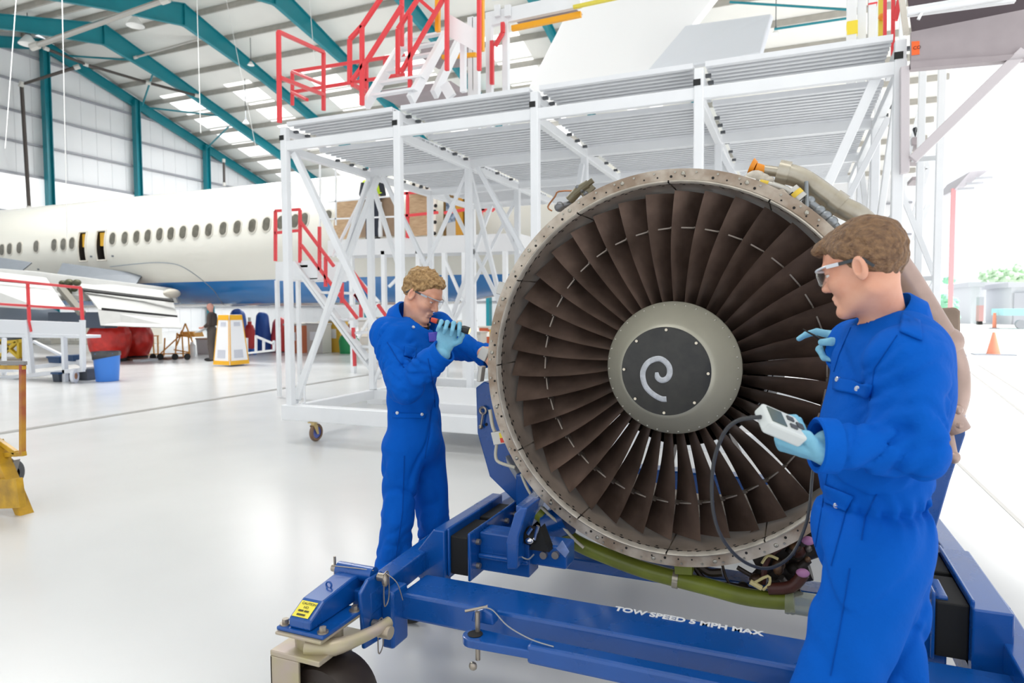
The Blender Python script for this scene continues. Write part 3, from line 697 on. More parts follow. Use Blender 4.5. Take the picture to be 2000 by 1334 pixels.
def caster(cx, cy, top=.418):
    b = MB(); b.box(cx-.10,cx+.10,cy-.115,cy+.12,top-.012,top).cyl((cx,cy,top-.012),(cx,cy,top-.07),.085,28); b.box(cx-.115,cx+.10,cy-.125,cy+.125,top-.085,top-.065)
    f = b.build('caster_fork', m_zinc, stand, bevel=.004)
    for y in (cy-.125, cy+.113):
        MB().prism([(cx-.115,y,top-.085),(cx+.015,y,top-.085),(cx+.10,y,.17),(cx+.10,y,.11),(cx-.02,y,.09),(cx-.115,y,.09)] if y > cy else [(cx-.115,y,top-.085),(cx+.01,y,top-.085),(cx+.01,y,.08),(cx-.115,y,.08)],(0,.012,0)).build('fork_cheek', m_zinc, f, bevel=.003)
    MB().box(cx-.115,cx-.105,cy-.125,cy+.125,.12,top-.085).build('fork_back', m_zinc, f, bevel=.003)
    w_ = V(cx+.055,cy,.15)
    MB().lathe([(.10,-.085),(.142,-.08),(.150,-.06),(.150,.06),(.142,.08),(.10,.085)], w_, (0,1,0), 40).build('caster_wheel', m_wheel, f, smooth=True)
    MB().lathe([(.0,-.07),(.10,-.06),(.10,.06),(0,.07)], w_, (0,1,0), 24).cyl(w_-V(0,.115,0),w_+V(0,.115,0),.016,10).build('wheel_hub', m_pin, f, smooth=True)
    return f
f1 = caster(-1.57, 1.90)
b = MB(); b.tube(smooth_path([(-1.56,1.82,.37),(-1.47,1.86,.365),(-1.40,1.98,.375),(-1.375,2.06,.385)],5), [.034,.034,.033,.032,.030,.030,.028,.026,.024,.023,.022,.022,.022,.021,.021,.02], 10); b.cyl((-1.40,2.03,.36),(-1.35,2.03,.36),.024,12)
b.build('brake_lever', m_zinc, f1, smooth=True)
f2 = caster(.80, 1.98)
S('outrigger_arm', MB().prism([(.74,2.15,.56),(.74,2.15,.432),(.74,1.88,.432),(.74,1.88,.475),(.74,1.95,.525),(.74,2.1,.56)], (.1,0,0)), bev=.008)
for (x,y) in ((-1.55,4.7),(.42,4.7)): caster(x,y)
# tow bar lying in clips along the front beam
ty = 2.06
q0 = aY(928,1222,ty); q1 = aY(1035,1248,ty); zc = q1.z-.035
b = MB(); b.tube([(q1.x,ty,zc),(.95,ty,zc)], .036, 4); 
tb = MB().box(q1.x, .95, ty-.034, ty+.034, zc-.036, zc+.03).build('tow_bar', m_blue, stand, bevel=.012)
b = MB(); ex0 = q0.x; n = 16; top = []
for k in range(n+1):
    a = PI/2 + PI*k/n; top.append((ex0+.045*math.cos(a), ty+.045*math.sin(a), zc+.012))
poly = [(q1.x+.06,ty+.03,zc+.012)] + top + [(q1.x+.06,ty-.03,zc+.012)]
b.prism(poly, (0,0,-.03)); b.build('tow_eye', m_blue, tb, bevel=.004)
b = MB(); b.cyl((ex0,ty,zc+.013),(ex0,ty,zc+.0145),.027,18); b.build('tow_eye_hole', m_dark, tb)
b = MB(); b.prism([(ex0-.04,ty+.045,zc+.03),(ex0+.05,ty+.045,zc+.03),(ex0+.045,ty+.045,zc+.07),(ex0+.01,ty+.045,zc+.085),(ex0-.03,ty+.045,zc+.07)],(0,.05,0)); b.build('tow_clip', m_blue, stand, bevel=.006)
b = MB(); b.cyl((ex0-.0,ty+.02,zc+.085),(ex0,ty+.02,zc-.09),.009,10).cyl((ex0-.04,ty+.0,zc+.088),(ex0+.03,ty+.04,zc+.1),.005,8).ell((ex0-.01,ty,zc-.105),(.016,.012,.016),10,8); b.build('tow_pin', m_pin, tb, smooth=True)
b = MB(); b.tube(smooth_path([(ex0+.02,ty+.03,zc+.098),(ex0+.06,ty+.02,zc+.1),(ex0+.13,ty-.01,zc+.07),(ex0+.22,ty-.02,zc+.045),(ex0+.30,ty-.02,zc+.036)],5),.0024,6); b.build('pin_cable', M('cable_grey'), tb, smooth=True)
# ================================================================== white aluminium work platform
m_al = M('white_aluminium', '#eff1f3', .38, metal=.05, var=.04, vscale=3)
m_deck = M('ribbed_deck', '#e9ebee', .42, metal=.0, var=.05)
m_red = M('rail_red', '#e5444a', .4)
m_cap = M('black_tube_cap', '#121314', .6)
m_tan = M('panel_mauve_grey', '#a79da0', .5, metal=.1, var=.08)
plat = thing('work_platform', 'long white aluminium work platform on wheels behind the engine', 'work platform', (-2.4, 8.0, 0))
ROWS = (6.3, 8.0, 9.7); XS = (-5.56, -4.0, -2.40, -.815, .765)
tubew = .085
def ribbed(x0, x1, y0, y1, z, pitch=.105):
    b = MB(); b.box(x0,x1,y0,y1,z,z+.012)
    n = int((y1-y0)/pitch)
    for i in range(n+1):
        y = y0+.02+(y1-y0-.04)*i/n
        b.box(x0,x1,y-.011,y+.011,z-.024,z); b.box(x0,x1,y-.022,y+.022,z-.032,z-.024)
    b.box(x0,x1,y0-.012,y0,z-.03,z+.016); b.box(x0,x1,y1,y1+.012,z-.05,z+.016)
    return b
for i in range(4):
    g = .055
    ribbed(XS[i]+g, XS[i+1]-g, 6.28, 7.02, 3.735).build('deck_plank', m_deck, plat)
    ribbed(XS[i]+g, XS[i+1]-g, 6.86, 7.93, 3.555).build('deck_plank', m_deck, plat)
    ribbed(XS[i]+g, XS[i+1]-g, 8.07, 9.62, 3.555).build('deck_plank', m_deck, plat)
    ribbed(XS[i]+g, XS[i+1]-g, 9.78, 11.2, 3.555).build('deck_plank', m_deck, plat)
for j,y in enumerate(ROWS+(11.3,)):
    zb = 3.48 if j == 0 else 3.47
    MB().box(XS[0]-.04, XS[-1]+.05, y-.03, y+.03, zb-.055, zb+.055).build('cross_beam', m_al, plat, bevel=.008)
    for i,x in enumerate(XS):
        w = tubew/2
        if j == 3 and i in (1,2,3): continue
        zt = 3.70 if j == 0 else 3.50
        p = MB().box(x-w,x+w,y-w,y+w,.40,zt).build('post', m_al, plat, bevel=.01)
        if j == 0:
            MB().box(x-w-.004,x+w*.4,y-w-.006,y-w+.01,3.545,3.60).build('tube_cap', m_cap, p)
for i,x in enumerate(XS):
    MB().box(x-.035,x+.035,6.3,11.3,3.40,3.49).build('joist', m_al, plat, bevel=.006)
    MB().box(x-.03,x+.03,6.28,7.02,3.60,3.69).build('joist', m_al, plat, bevel=.006)
    for y,z in [(y,3.655) for y in (6.42,6.62,6.82,7.0)] + [(y,3.475) for y in (7.2,7.5,7.8,8.3,8.8,9.3)]:
        MB().box(x+.04,x+.09,y-.02,y+.02,z,z+.028).build('deck_clip', M('clip_dark','#55585c',.5), plat)
# base chassis
b = MB().box(XS[0]-.08, -2.05, 6.22, 6.36, .235, .415); b.build('base_beam', m_al, plat, bevel=.008)
MB().box(XS[0]-.082,XS[0]-.078,6.24,6.34,.25,.40).build('tube_cap', m_cap, plat)
MB().box(-2.05, XS[-1]+.08, 6.24, 6.36, .235, .415).build('base_beam', m_al, plat, bevel=.008)
for y in (8.0, 9.7): MB().box(XS[0]-.06, XS[-1]+.06, y-.05, y+.05, .27, .40).build('base_beam', m_al, plat, bevel=.008)
for x in (XS[0], -2.40, XS[-1]): MB().box(x-.05, x+.05, 6.36, 9.7, .27, .40).build('base_beam', m_al, plat, bevel=.008)
# ballast tray: low white trough behind the front beam
MB().box(-4.3, -2.5, 6.5, 7.9, .26, .50).build('ballast_box', M('ballast_white','#e9eaec',.45), plat, bevel=.01)
# diagonal braces
def brace(p, q, w=.06): MB().beam(p, q, w, w*.9, up=(0,1,0)).build('brace', m_al, plat, bevel=.006)
x0,x1,x2,x3,x4 = XS
brace(aY(575,300,6.36), aY(758,690,6.36), .075)
brace((x0,6.42,.45), (x0,7.95,3.35)); brace(aY(570,800,6.40), aY(738,345,8.0), .07)
brace(aY(748,345,8.0), aY(900,660,8.0)); brace(aY(735,330,8.0), aY(650,500,9.7), .045)
brace(aY(868,372,9.7), aY(1010,660,9.7)); brace(aY(960,400,9.7), aY(868,660,9.7)); brace(aY(968,400,9.7), aY(1080,640,9.7))
brace(aY(928,318,8.0), aY(1060,560,8.0))
brace(aY(1712,150,6.36), aY(1615,365,6.36), .08); brace(aY(1735,230,7.5), aY(1650,400,7.5), .06)
brace((x4,6.4,3.3),(x4,9.6,.6)); brace((x4,9.6,3.3),(x4,6.4,.6)); brace((x4,8.1,3.3),(x4,9.6,.6))
brace((x1,8.05,3.35),(x1,9.65,.6)); brace((x3,8.0,3.35),(x4-.1,8.0,.6)); brace((x2,6.42,.5),(x2,7.9,3.3))
brace((x0,8.05,3.35),(x0,9.65,.6)); brace((x0,9.7,.6),(x1,9.7,3.3),.05); brace((x0+.02,8,.5),(x1-.02,8,3.35),.05)
for z in (1.3,2.3):
    MB().beam((x4,6.4,z),(x4,9.6,z),.05,.05).build('side_rail', m_al, plat)
# castors
def castor(x, y, par, r=.105, top=.235):
    f = MB().box(x-.05,x+.05,y-.05,y+.05,top-.012,top).cyl((x,y,top-.012),(x,y,top-.04),.035,14).prism([(x-.032,y-.04,top-.04),(x-.032,y+.03,top-.04),(x-.032,y+.05,r-.02),(x-.032,y+.02,r-.02)],(.006,0,0)).prism([(x+.026,y-.04,top-.04),(x+.026,y+.03,top-.04),(x+.026,y+.05,r-.02),(x+.026,y+.02,r-.02)],(.006,0,0)).build('castor_fork', M('zinc_gold','#c2ac78',.35,metal=.6), par)
    MB().lathe([(.07,-.02),(r-.008,-.022),(r,-.012),(r,.012),(r-.008,.022),(.07,.02)],(x,y+.035,r),(1,0,0),28).build('castor_wheel', M('brown_tyre','#7c614c',.5), f, smooth=True)
    MB().lathe([(0,-.012),(.07,-.012),(.07,.012),(0,.012)],(x,y+.035,r),(1,0,0),20).build('castor_hub', M('hub_blue','#5868b8',.4), f, smooth=True)
for (x,y) in ((-5.18,6.25),(-5.2,9.7),(-2.6,9.7),(.3,6.3),(.4,9.7),(-2.0,6.3)): castor(x, y, plat)
b = MB(); t = aY(592,736,6.4); b.cyl((t.x,6.42,.40),(t.x,6.42,.63),.012,8).cyl((t.x-.03,6.42,.41),(t.x+.04,6.42,.41),.012,8); b.build('jack_screw', m_al, plat)
# end panel standing out at the right end of the platform
pan = thing('docking_panel', 'mauve grey overhanging end bay with orange tag at the right end of the platform', 'docking panel', (1.4, 6.3, 3.4))
def q(x,y,Y=6.15): return aY(x,y,Y)
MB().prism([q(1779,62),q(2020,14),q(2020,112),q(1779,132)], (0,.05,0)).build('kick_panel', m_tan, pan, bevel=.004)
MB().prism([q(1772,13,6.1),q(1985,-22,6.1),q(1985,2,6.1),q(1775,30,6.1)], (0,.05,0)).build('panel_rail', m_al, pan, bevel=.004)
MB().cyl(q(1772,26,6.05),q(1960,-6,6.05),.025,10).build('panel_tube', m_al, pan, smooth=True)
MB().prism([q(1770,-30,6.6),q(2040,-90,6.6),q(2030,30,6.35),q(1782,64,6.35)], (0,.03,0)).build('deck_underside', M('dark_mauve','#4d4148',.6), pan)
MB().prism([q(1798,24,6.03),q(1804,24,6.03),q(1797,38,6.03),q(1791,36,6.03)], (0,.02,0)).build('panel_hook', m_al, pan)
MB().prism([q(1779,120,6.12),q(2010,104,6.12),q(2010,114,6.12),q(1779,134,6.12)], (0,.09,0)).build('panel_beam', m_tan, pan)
MB().prism([q(1759,130),q(1777,127),q(1777,335),q(1759,338)], (0,.08,0)).build('end_post', M('post_lilac_grey','#cdc6c9',.5), pan, bevel=.006)
MB().beam(q(1782,312), q(2000,100), .075, .06, up=(0,1,0)).build('panel_brace', M('post_lilac_grey'), pan, bevel=.006)
lb = MB().prism([q(1780.5,81,6.145),q(1796,80,6.145),q(1796,106,6.145),q(1780.5,108,6.145)], (0,.003,0)).build('orange_tag', M('tag_orange','#ff6a2b',.5), pan)
text('tag_lettering', 'CO', .036, q(1783.2,97,6.14), (1,0,.02), (0,0,1), M('tag_ink','#3a1d12',.6), lb, .0005)
MB().box(.70,.83,6.2,6.3,0.0,.9).build('end_foot', m_al, pan)
# tall posts of a second tower beyond the right end
tow = thing('access_tower', 'slim lattice access tower standing beyond the platform at the open hangar end', 'access tower', (2.0,9.0,0))
for (px,Y) in ((1840,8.2),(1802,8.6),(1716,9.0),(1760,10.5)):
    t = aY(px,140,Y); MB().box(t.x-.035,t.x+.035,Y-.035,Y+.035,0,aY(px,-40,Y).z if px<1800 else aY(px,120,Y).z).build('post', m_al, tow, bevel=.006)
for (a,c) in (((1760,375,8.4),(1828,545,8.4)),((1828,545,8.4),(1800,600,8.4)),((1790,545,8.5),(1838,543,8.2)),((1785,312,8.6),(1836,308,8.2)),((1765,340,9.5),(1800,200,9.5)),((1785,420,9.5),(1812,330,9.5)),((1812,330,9.5),(1785,250,9.5)),((1785,470,9.5),(1812,400,9.5))):
    MB().beam(aY(*a),aY(*c),.05,.05).build('brace', m_al, tow)
for (y0,y1) in ((268,282),(300,312),(345,352)):
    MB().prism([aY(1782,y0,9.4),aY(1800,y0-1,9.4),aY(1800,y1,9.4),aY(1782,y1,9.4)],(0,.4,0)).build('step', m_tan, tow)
# ------------------------------------------------------------------ red guard rails and stairs up on the deck
def railset(name, label, cat, segs, r=.026, group=None, mat=None, posts=None):
    pts = [p for s in segs for p in s]
    t = thing(name, label, cat, (sum(p.x for p in pts)/len(pts), sum(p.y for p in pts)/len(pts), min(p.z for p in pts)), group)
    for (p,qq) in segs:
        d = qq-p; nm = 'rail_post' if abs(d.z) > .9*d.length else 'handrail'
        MB().beam(p, qq, r*1.7, r*1.7, up=(0,1,0) if nm=='rail_post' else (0,0,1)).build(nm, mat or m_red, t, bevel=.004)
    return t
Y1 = 6.42; Y2 = 7.2
a = lambda x,y,Y=6.5: aY(x,y,Y)
railset('corner_railing', 'red corner railing at the left end of the upper deck', 'guard rail', [
    (a(546,240,6.3),a(544,62,6.3)), (a(544,62,6.3),a(632,102,7.6)), (a(632,216,7.6),a(632,102,7.6)), (a(548,152,6.3),a(632,185,7.6)),
    (a(571,206,8.6),a(571,140,8.6)), (a(571,140,8.6),a(790,107,8.6)), (a(571,180,8.6),a(790,145,8.6)), (a(571,140,8.6),a(632,165,7.6)), (a(571,180,8.6),a(600,195,8.2)),
    (a(752,140,8.6),a(752,110,8.6)), (a(716,205,8.6),a(716,125,8.6))])
st = railset('red_handrail', 'front red handrails of the stair rising from the upper deck', 'handrail', [
    (a(683,165),a(683,77)), (a(683,77),a(708,50)), (a(708,50),a(745,-5)), (a(707,206),a(707,50)), (a(687,158),a(716,120)), (a(716,120),a(786,10)), (a(785,90,7.4),a(785,-10,7.4)), (a(688,165),a(730,187,7.4))])
railset('red_handrail', 'red handrails of the stair rising from the upper deck, second flight nearer the yellow bars', 'handrail', [
    (a(777,147,6.9),a(777,57,6.9)), (a(777,57,6.9),a(815,0,6.9)), (a(801,191,6.9),a(801,30,6.9)), (a(783,142,6.9),a(868,-6,6.9)), (a(873,138,6.9),a(873,-10,6.9)), (a(936,138,6.9),a(936,-10,6.9)), (a(850,26,7.8),a(818,-2,7.8))])
stt = thing('deck_stair', 'white stair flight with open treads on the upper deck between the red handrails', 'stair', a(780,190,6.9))
for (p,qq) in (((715,205,6.7),(772,110,7.4)),((772,110,7.4),(800,70,7.8)),((802,195,6.7),(870,70,7.5)),((848,185,7.2),(895,85,7.8)),((868,165,7.2),(882,190,7.2))):
    MB().beam(a(*p),a(*qq),.06,.12).build('stringer', m_al, stt, bevel=.004)
for k in range(6):
    f = k/5; p = a(724,190,6.7).lerp(a(795,80,7.7),f); MB().box(p.x+.03,p.x+.62,p.y-.045,p.y+.045,p.z,p.z+.025).build('tread', m_al, stt)
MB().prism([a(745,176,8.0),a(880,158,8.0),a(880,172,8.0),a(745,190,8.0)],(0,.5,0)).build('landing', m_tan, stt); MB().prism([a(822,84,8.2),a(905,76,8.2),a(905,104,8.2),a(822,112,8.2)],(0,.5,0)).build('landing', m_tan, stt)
MB().prism([a(878,28,7.0),a(931,58,7.0),a(931,102,7.0),a(878,72,7.0)],(0,.03,0)).build('side_sheet', M('sheet_white','#f3f3f4',.4), stt)
for px in (905,): MB().beam(a(px,180,7.1),a(px,85,7.1),.06,.06,up=(0,1,0)).build('post', m_al, stt)
b = MB().beam(a(864,112,8.0),a(930,107,8.0),.05,.05); tag(b.build('yellow_rail', M('rail_yellow','#f2a91a',.4)), 'short yellow bar under the white stair sheet', 'bar', 'yellow bars')
b = MB().beam(a(855,62,7.0),a(855,-20,7.0),.05,.05,up=(0,1,0)); tag(b.build('yellow_rail', M('rail_yellow')), 'upright yellow bar between the red stair flights', 'bar', 'yellow bars')
b = MB().beam(a(941,100,7.0),a(941,-20,7.0),.05,.05,up=(0,1,0)); tag(b.build('yellow_rail', M('rail_yellow')), 'upright yellow bar right of the white stair sheet', 'bar', 'yellow bars')
# gantry with posts at the top centre
gan = thing('overhead_gantry', 'pale overhead gantry with a yellow lower edge at the top centre', 'gantry', a(1030,30,9))
for (p,qq,w) in (((950,40,9.0),(1135,0,9.0),.2),((960,-8,9.0),(1140,-40,9.0),.12)):
    MB().beam(a(*p),a(*qq),.08,w).build('gantry_beam', m_al, gan, bevel=.005)
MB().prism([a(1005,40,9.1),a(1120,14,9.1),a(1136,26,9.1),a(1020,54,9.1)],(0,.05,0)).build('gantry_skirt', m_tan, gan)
MB().beam(a(1000,56,9.0),a(1135,28,9.0),.06,.07).build('yellow_edge', M('rail_yellow'), gan)
MB().beam(a(1120,14,8.9),a(1250,-14,8.9),.05,.04).build('yellow_edge', M('rail_pale_yellow','#dfd04c',.4), gan)
for px,Y in ((956,9.0),(988,9.0),(921,8.4),(930,8.4)): MB().beam(V(a(px,100,Y).x,Y,3.57),a(px,35,Y),.09,.09,up=(0,1,0)).build('post', m_al, gan, bevel=.005)
for p,qq in (((961,165,8.9),(961,80,8.9)),((982,64,8.9),(967,90,8.9)),((982,64,8.9),(982,44,8.9))): MB().beam(a(*p),a(*qq),.05,.05,up=(0,1,0)).build('red_bar', m_red, gan)
for k,(x0,x1) in enumerate(((965,975),(985,996))): MB().prism([a(x0,10,8.9),a(x1,8,8.9),a(x1,30,8.9),a(x0,32,8.9)],(0,.05,0)).build('fixing_plate', m_al, gan)
# uprights at the top right (red and yellow banded)
for k,(px,w,mm,y1,Y,lab) in enumerate(((1664,.085,m_al,70,7.4,'white upright with a yellow foot band on the deck right end'),(1684,.075,M('glass_white','#eef0f2',.3),60,7.6,'plain white upright next to the yellow banded one'),(1704,.07,m_al,60,7.6,'pale lilac upright with a thin red stripe on the deck right end'),
        (1722,.05,M('rail_pale_yellow'),60,7.0,'pale yellow upright with an orange knob on the deck right end'),(1729,.028,m_red,58,6.8,'red bar standing at the deck right end'),(1745,.03,m_red,45,6.8,'red bar nearest the right end post of the deck'))):
    o = thing('deck_upright', lab, 'upright', a(px,y1,Y), 'uprights at the deck end')
    bt = a(px,y1,Y); bt.z = 3.75 if Y < 7.05 else 3.57
    MB().beam(bt,a(px,-60,Y),w,w,up=(0,1,0)).build('shaft', mm, o, bevel=.004)
    if k==0: MB().beam(a(px,y1,Y),a(px,44,Y),w+.01,w+.01,up=(0,1,0)).build('yellow_band', M('band_yellow','#f4dc3e',.5), o)
    if k==2: MB().beam(a(px,11,Y),a(px,8,Y),w+.01,w+.01,up=(0,1,0)).build('red_stripe', m_red, o)
    if k==3: MB().ell(a(1722,33,6.95),(.03,.03,.03)).build('orange_knob', m_orange, o, smooth=True)
railset('red_brace', 'slanting red bar at the right end of the deck', 'bar', [(a(1748,40,6.8),a(1757,0,6.8))], .025)
MB().prism([a(1753,-40,6.25),a(1763,-40,6.25),a(1776,62,6.25),a(1766,64,6.25)],(0,.06,0)).build('corner_stanchion', M('stanchion_cream','#d8d2c6',.5), pan)
# ------------------------------------------------------------------ lower red stair beside the platform
YS = 9.2
ls = thing('access_stair', 'white access stair with red handrails seen through the left end of the platform', 'stair', aZ(700,760,0))
def lr(p,qq,Y=YS,nm='handrail',r=.045): MB().beam(a(p[0],p[1],Y),a(qq[0],qq[1],Y),r,r,up=(0,1,0)).build(nm, m_red, ls)
for p,qq in (((538,510),(538,412)),((586,513),(586,410)),((636,560),(636,502)),((668,592),(668,552)),((705,595),(705,620))): lr(p,qq,nm='rail_post')
for p,qq in (((538,412),(586,409)),((538,455),(586,450)),((586,432),(652,520)),((588,478),(698,622)),((624,443),(624,528)),((672,508),(724,578)),((694,575),(725,615)),((738,595),(756,620))): lr(p,qq)
for p,qq in (((690,640),(693,715)),((693,575),(725,615))): lr(p,qq)
for p,qq in (((578,512),(720,702)),((592,540),(740,740))): MB().beam(a(p[0],p[1],YS),a(qq[0],qq[1],YS),.05,.13,up=(0,1,0)).build('stringer', m_al, ls)
MB().prism([a(538,512,YS),a(620,508,YS),a(620,545,YS),a(538,548,YS)],(0,.9,0)).build('landing', m_al, ls)
for px in (541,582): MB().beam(a(px,548,YS),V(a(px,548,YS).x,YS,0.02),.06,.06,up=(0,1,0)).build('post', m_al, ls)
for k in range(8):
    p = a(590,520,YS).lerp(a(728,705,YS),k/7); MB().box(p.x-.1,p.x+.12,YS,YS+.8,p.z-.02,p.z+.02).build('tread', m_al, ls)
MB().box(a(728,705,YS).x-.05,a(728,705,YS).x+.25,YS-.1,YS+.9,0,.2).build('stair_foot', m_al, ls)
# raised dock along the aircraft with plywood sheets behind
YD = 13.3
dock = thing('side_dock', 'white walkway dock with red rails along the aircraft under the platform', 'walkway', aY(800,600,YD))
MB().prism([a(640,470,YD),a(1010,455,YD),a(1010,490,YD),a(640,500,YD)],(0,.9,0)).build('walkway', M('walkway_white','#e3e4e6',.45), dock)
for px in (684,747,815,866,905,985): 
    t = aY(px,490,YD); MB().box(t.x-.05,t.x+.05,YD,YD+.1,0,t.z).build('post', m_al, dock)
for p,qq in (((660,500),(740,590)),((740,590),(700,660)),((760,560),(790,530)),((870,510),(905,590)),((905,590),(870,650))): MB().beam(aY(p[0],p[1],YD),aY(qq[0],qq[1],YD),.06,.06,up=(0,1,0)).build('brace', m_al, dock)
for p,qq in (((788,378),(830,374)),((796,465),(796,376)),((788,422),(855,415)),((868,416),(918,408)),((916,430),(916,382)),((852,385),(852,370)),((932,408),(945,396)),((940,425),(940,396)),((945,396),(945,414)),((936,410),(950,408)),((960,412),(972,400))): MB().beam(aY(p[0],p[1],YD-.05),aY(qq[0],qq[1],YD-.05),.06,.06,up=(0,1,0)).build('red_rail', m_red, dock)
for p,qq in (((640,395),(768,383)),((640,428),(776,423)),((656,440),(656,330)),((625,470),(625,310))): MB().beam(aY(p[0],p[1],YD-.1),aY(qq[0],qq[1],YD-.1),.035,.035,up=(0,1,0)).build('thin_rail', m_al, dock)
MB().beam(aY(965,399,12),aY(1085,393,12),.06,.08).build('yellow_edge', M('rail_yellow'), dock)
# ================================================================== the airliner
m_fus = M('aircraft_white', '#eceae2', .22, spec=.5, coat=.3)
m_fblue = M('aircraft_blue', '#1e62a6', .2, coat=.5)
m_belly = M('belly_grey', '#b9bcbe', .3)
m_win = M('window_dark', '#6d6a60', .2, var=.35, vscale=6)
m_winf = M('window_frame', '#c9c5ba', .35)
m_grey = M('spoiler_grey', '#6b7178', .4, var=.06)
m_pale = M('flap_pale', '#c2c2bf', .35, var=.05)
YC, ZCF, RF = 16.5, 3.58, 1.9
air = thing('airliner', 'white airliner with blue belly parked along the back of the hangar', 'aircraft', (-14, YC, 0))
def FP(x, th, e=0.0):      # th measured from the side facing the hangar floor, up positive
    s = 1.0; dz = 0
    if x > -9: t = min(1, (x+9)/9.5); s = 1-.8*t**1.3; dz = .75*t**1.3
    if x < -38: t = min(1,(-38-x)/6); s = math.sqrt(max(.02,1-t*t))
    r = RF*s+e
    return V(x, YC - r*math.cos(th), ZCF+dz + r*math.sin(th))
def th_of(z): return math.asin(max(-1,min(1,(z-ZCF)/RF)))
def fx(px, py):
    # intersect the pixel ray with the fuselage cylinder
    d = ray(px,py); oy = -YC; oz = EYE-ZCF
    A = d.y*d.y+d.z*d.z; B = 2*(oy*d.y+oz*d.z); Cc = oy*oy+oz*oz-RF*RF
    t = (-B-math.sqrt(max(0,B*B-4*A*Cc)))/(2*A); p = CAMPOS+d*t
    return p.x, math.asin(max(-1,min(1,(p.z-ZCF)/RF)))
# doors as cut-outs
doors = []
for (xa,ya,xb,yb) in ((156,452,171,510),(191,448,209,507)):
    x0,t1 = fx(xa,ya+2); x1,_ = fx(xb,ya); _,t0 = fx(xb,yb)
    doors.append((x0,x1,t0,t1))
zb = 2.42
xs = sorted(set([-44+k*.9 for k in range(50)] + [d[i] for d in doors for i in (0,1)])); ths = sorted(set([-PI/2+PI*2*k/72 for k in range(73)] + [doors[0][2],doors[0][3]]))
d0 = doors[0]; doors = [(d[0],d[1],d0[2],d0[3]) for d in doors]
b = MB(); n = len(ths); vs = [FP(x,t) for x in xs for t in ths]; fs = []; mi = []
for i in range(len(xs)-1):
    for k in range(n-1):
        xm = (xs[i]+xs[i+1])/2; tm = (ths[k]+ths[k+1])/2
        if any(d[0]<xm<d[1] and d[2]<tm<d[3] for d in doors): continue
        fs.append((i*n+k,(i+1)*n+k,(i+1)*n+k+1,i*n+k+1))
b.add(vs, fs)
# two-tone livery by height
mliv = M('livery_paint', '#eceae2', .22, coat=.3); nt = mliv.node_tree; bs = nt.nodes['Principled BSDF']
ge = nt.nodes.new('ShaderNodeNewGeometry'); sx = nt.nodes.new('ShaderNodeSeparateXYZ'); nt.links.new(ge.outputs['Position'], sx.inputs[0])
rp = nt.nodes.new('ShaderNodeValToRGB'); rp.color_ramp.interpolation = 'CONSTANT'
mr = nt.nodes.new('ShaderNodeMapRange'); mr.inputs['From Min'].default_value = 0; mr.inputs['From Max'].default_value = 10
nt.links.new(sx.outputs['Z'], mr.inputs['Value']); nt.links.new(mr.outputs[0], rp.inputs[0])
e = rp.color_ramp.elements; e[0].position = 0; e[0].color = lin('#b9bcbe'); e[1].position = .172; e[1].color = lin('#2270b0')
k3 = e.new(.242); k3.color = lin('#dcdad0'); nt.links.new(rp.outputs[0], bs.inputs['Base Color'])
fus = b.build('fuselage', mliv, air, smooth=True, angle=60)
def patch(name, x0, x1, t0, t1, e, mat, par, rnd=.35, nn=5, smooth=True):
    # rounded patch following the skin
    cx, ct = (x0+x1)/2, (t0+t1)/2; hx, ht = abs(x1-x0)/2, abs(t1-t0)/2*RF; r = rnd*min(hx,ht)*2*.5*2
    r = min(hx,ht)*rnd*2; r = min(r,hx,ht); pts = []
    for (sx_,sy_,a0) in ((1,1,0),(-1,1,PI/2),(-1,-1,PI),(1,-1,1.5*PI)):
        for k in range(nn+1):
            a = a0+PI/2*k/nn; pts.append((sx_*(hx-r)+r*math.cos(a), sy_*(ht-r)+r*math.sin(a)))
    vs = [FP(cx+u, ct+v/RF, e) for u,v in pts]; n = len(vs); c = FP(cx, ct, e); lo = [FP(cx+u, ct+v/RF, -.02) for u,v in pts]
    b = MB(); b.add([c]+vs+lo, [(0,1+k,1+(k+1)%n) for k in range(n)] + [(1+k,1+(k+1)%n,1+n+(k+1)%n,1+n+k) for k in range(n)])
    return b.build(name, mat, par, smooth=smooth)
wpx = [(4,488),(19,486),(38,484),(71,481),(106,478),(124,477),(141,475),(220,466),(244,464.5),(267,462.5),(289,460.5),(312,457.5),(334,456),(357.5,453.5),(382.5,451.5),(408,449),(436,446),(463.5,443.5),(493,440.5),(520.5,437.5),(549,434.5),(576,431.5),(594,429),(640,424)]
for (px,py) in wpx:
    x,t = fx(px,py)
    w = patch('window', x-.17, x+.17, t-.125, t+.125, .012, m_winf, fus, .5)
    patch('window_pane', x-.125, x+.125, t-.1, t+.1, .02, m_win, w, .5)
m_gold = M('cabin_gold', '#b08a2c', .5, emit='#d0a238', estr=.55); m_cab = M('cabin_dark', '#1d1712', .7)
for k,(x0,x1,t0,t1) in enumerate(doors):
    b = MB(); p = [FP(x,t,-.0) for x,t in ((x0,t0),(x1,t0),(x1,t1),(x0,t1))]; ins = [v+V(0,.9,0) for v in p]
    b.add(p+ins, [(0,1,5,4),(1,2,6,5),(2,3,7,6),(3,0,4,7),(4,5,6,7)]); dr = b.build('doorway', m_cab, fus, fix=False)
    zm = (p[0].z+p[2].z)/2; b = MB(); yg = max(p[0].y,p[2].y)+.06; b.box(x0+.02, x1-.02, yg, yg+.05, zm, p[2].z-.05); b.build('galley_light', m_gold, dr)
    b = MB(); rim = []
    for (xa,ta,xb,tb) in ((x0,t0,x0,t1),(x0,t1,x1,t1),(x1,t1,x1,t0),(x1,t0,x0,t0)):
        pts = [FP(xa+(xb-xa)*i/6, ta+(tb-ta)*i/6, .01) for i in range(7)]; b.tube(pts, .03, 6)
    b.build('door_frame', m_winf, dr, smooth=True)
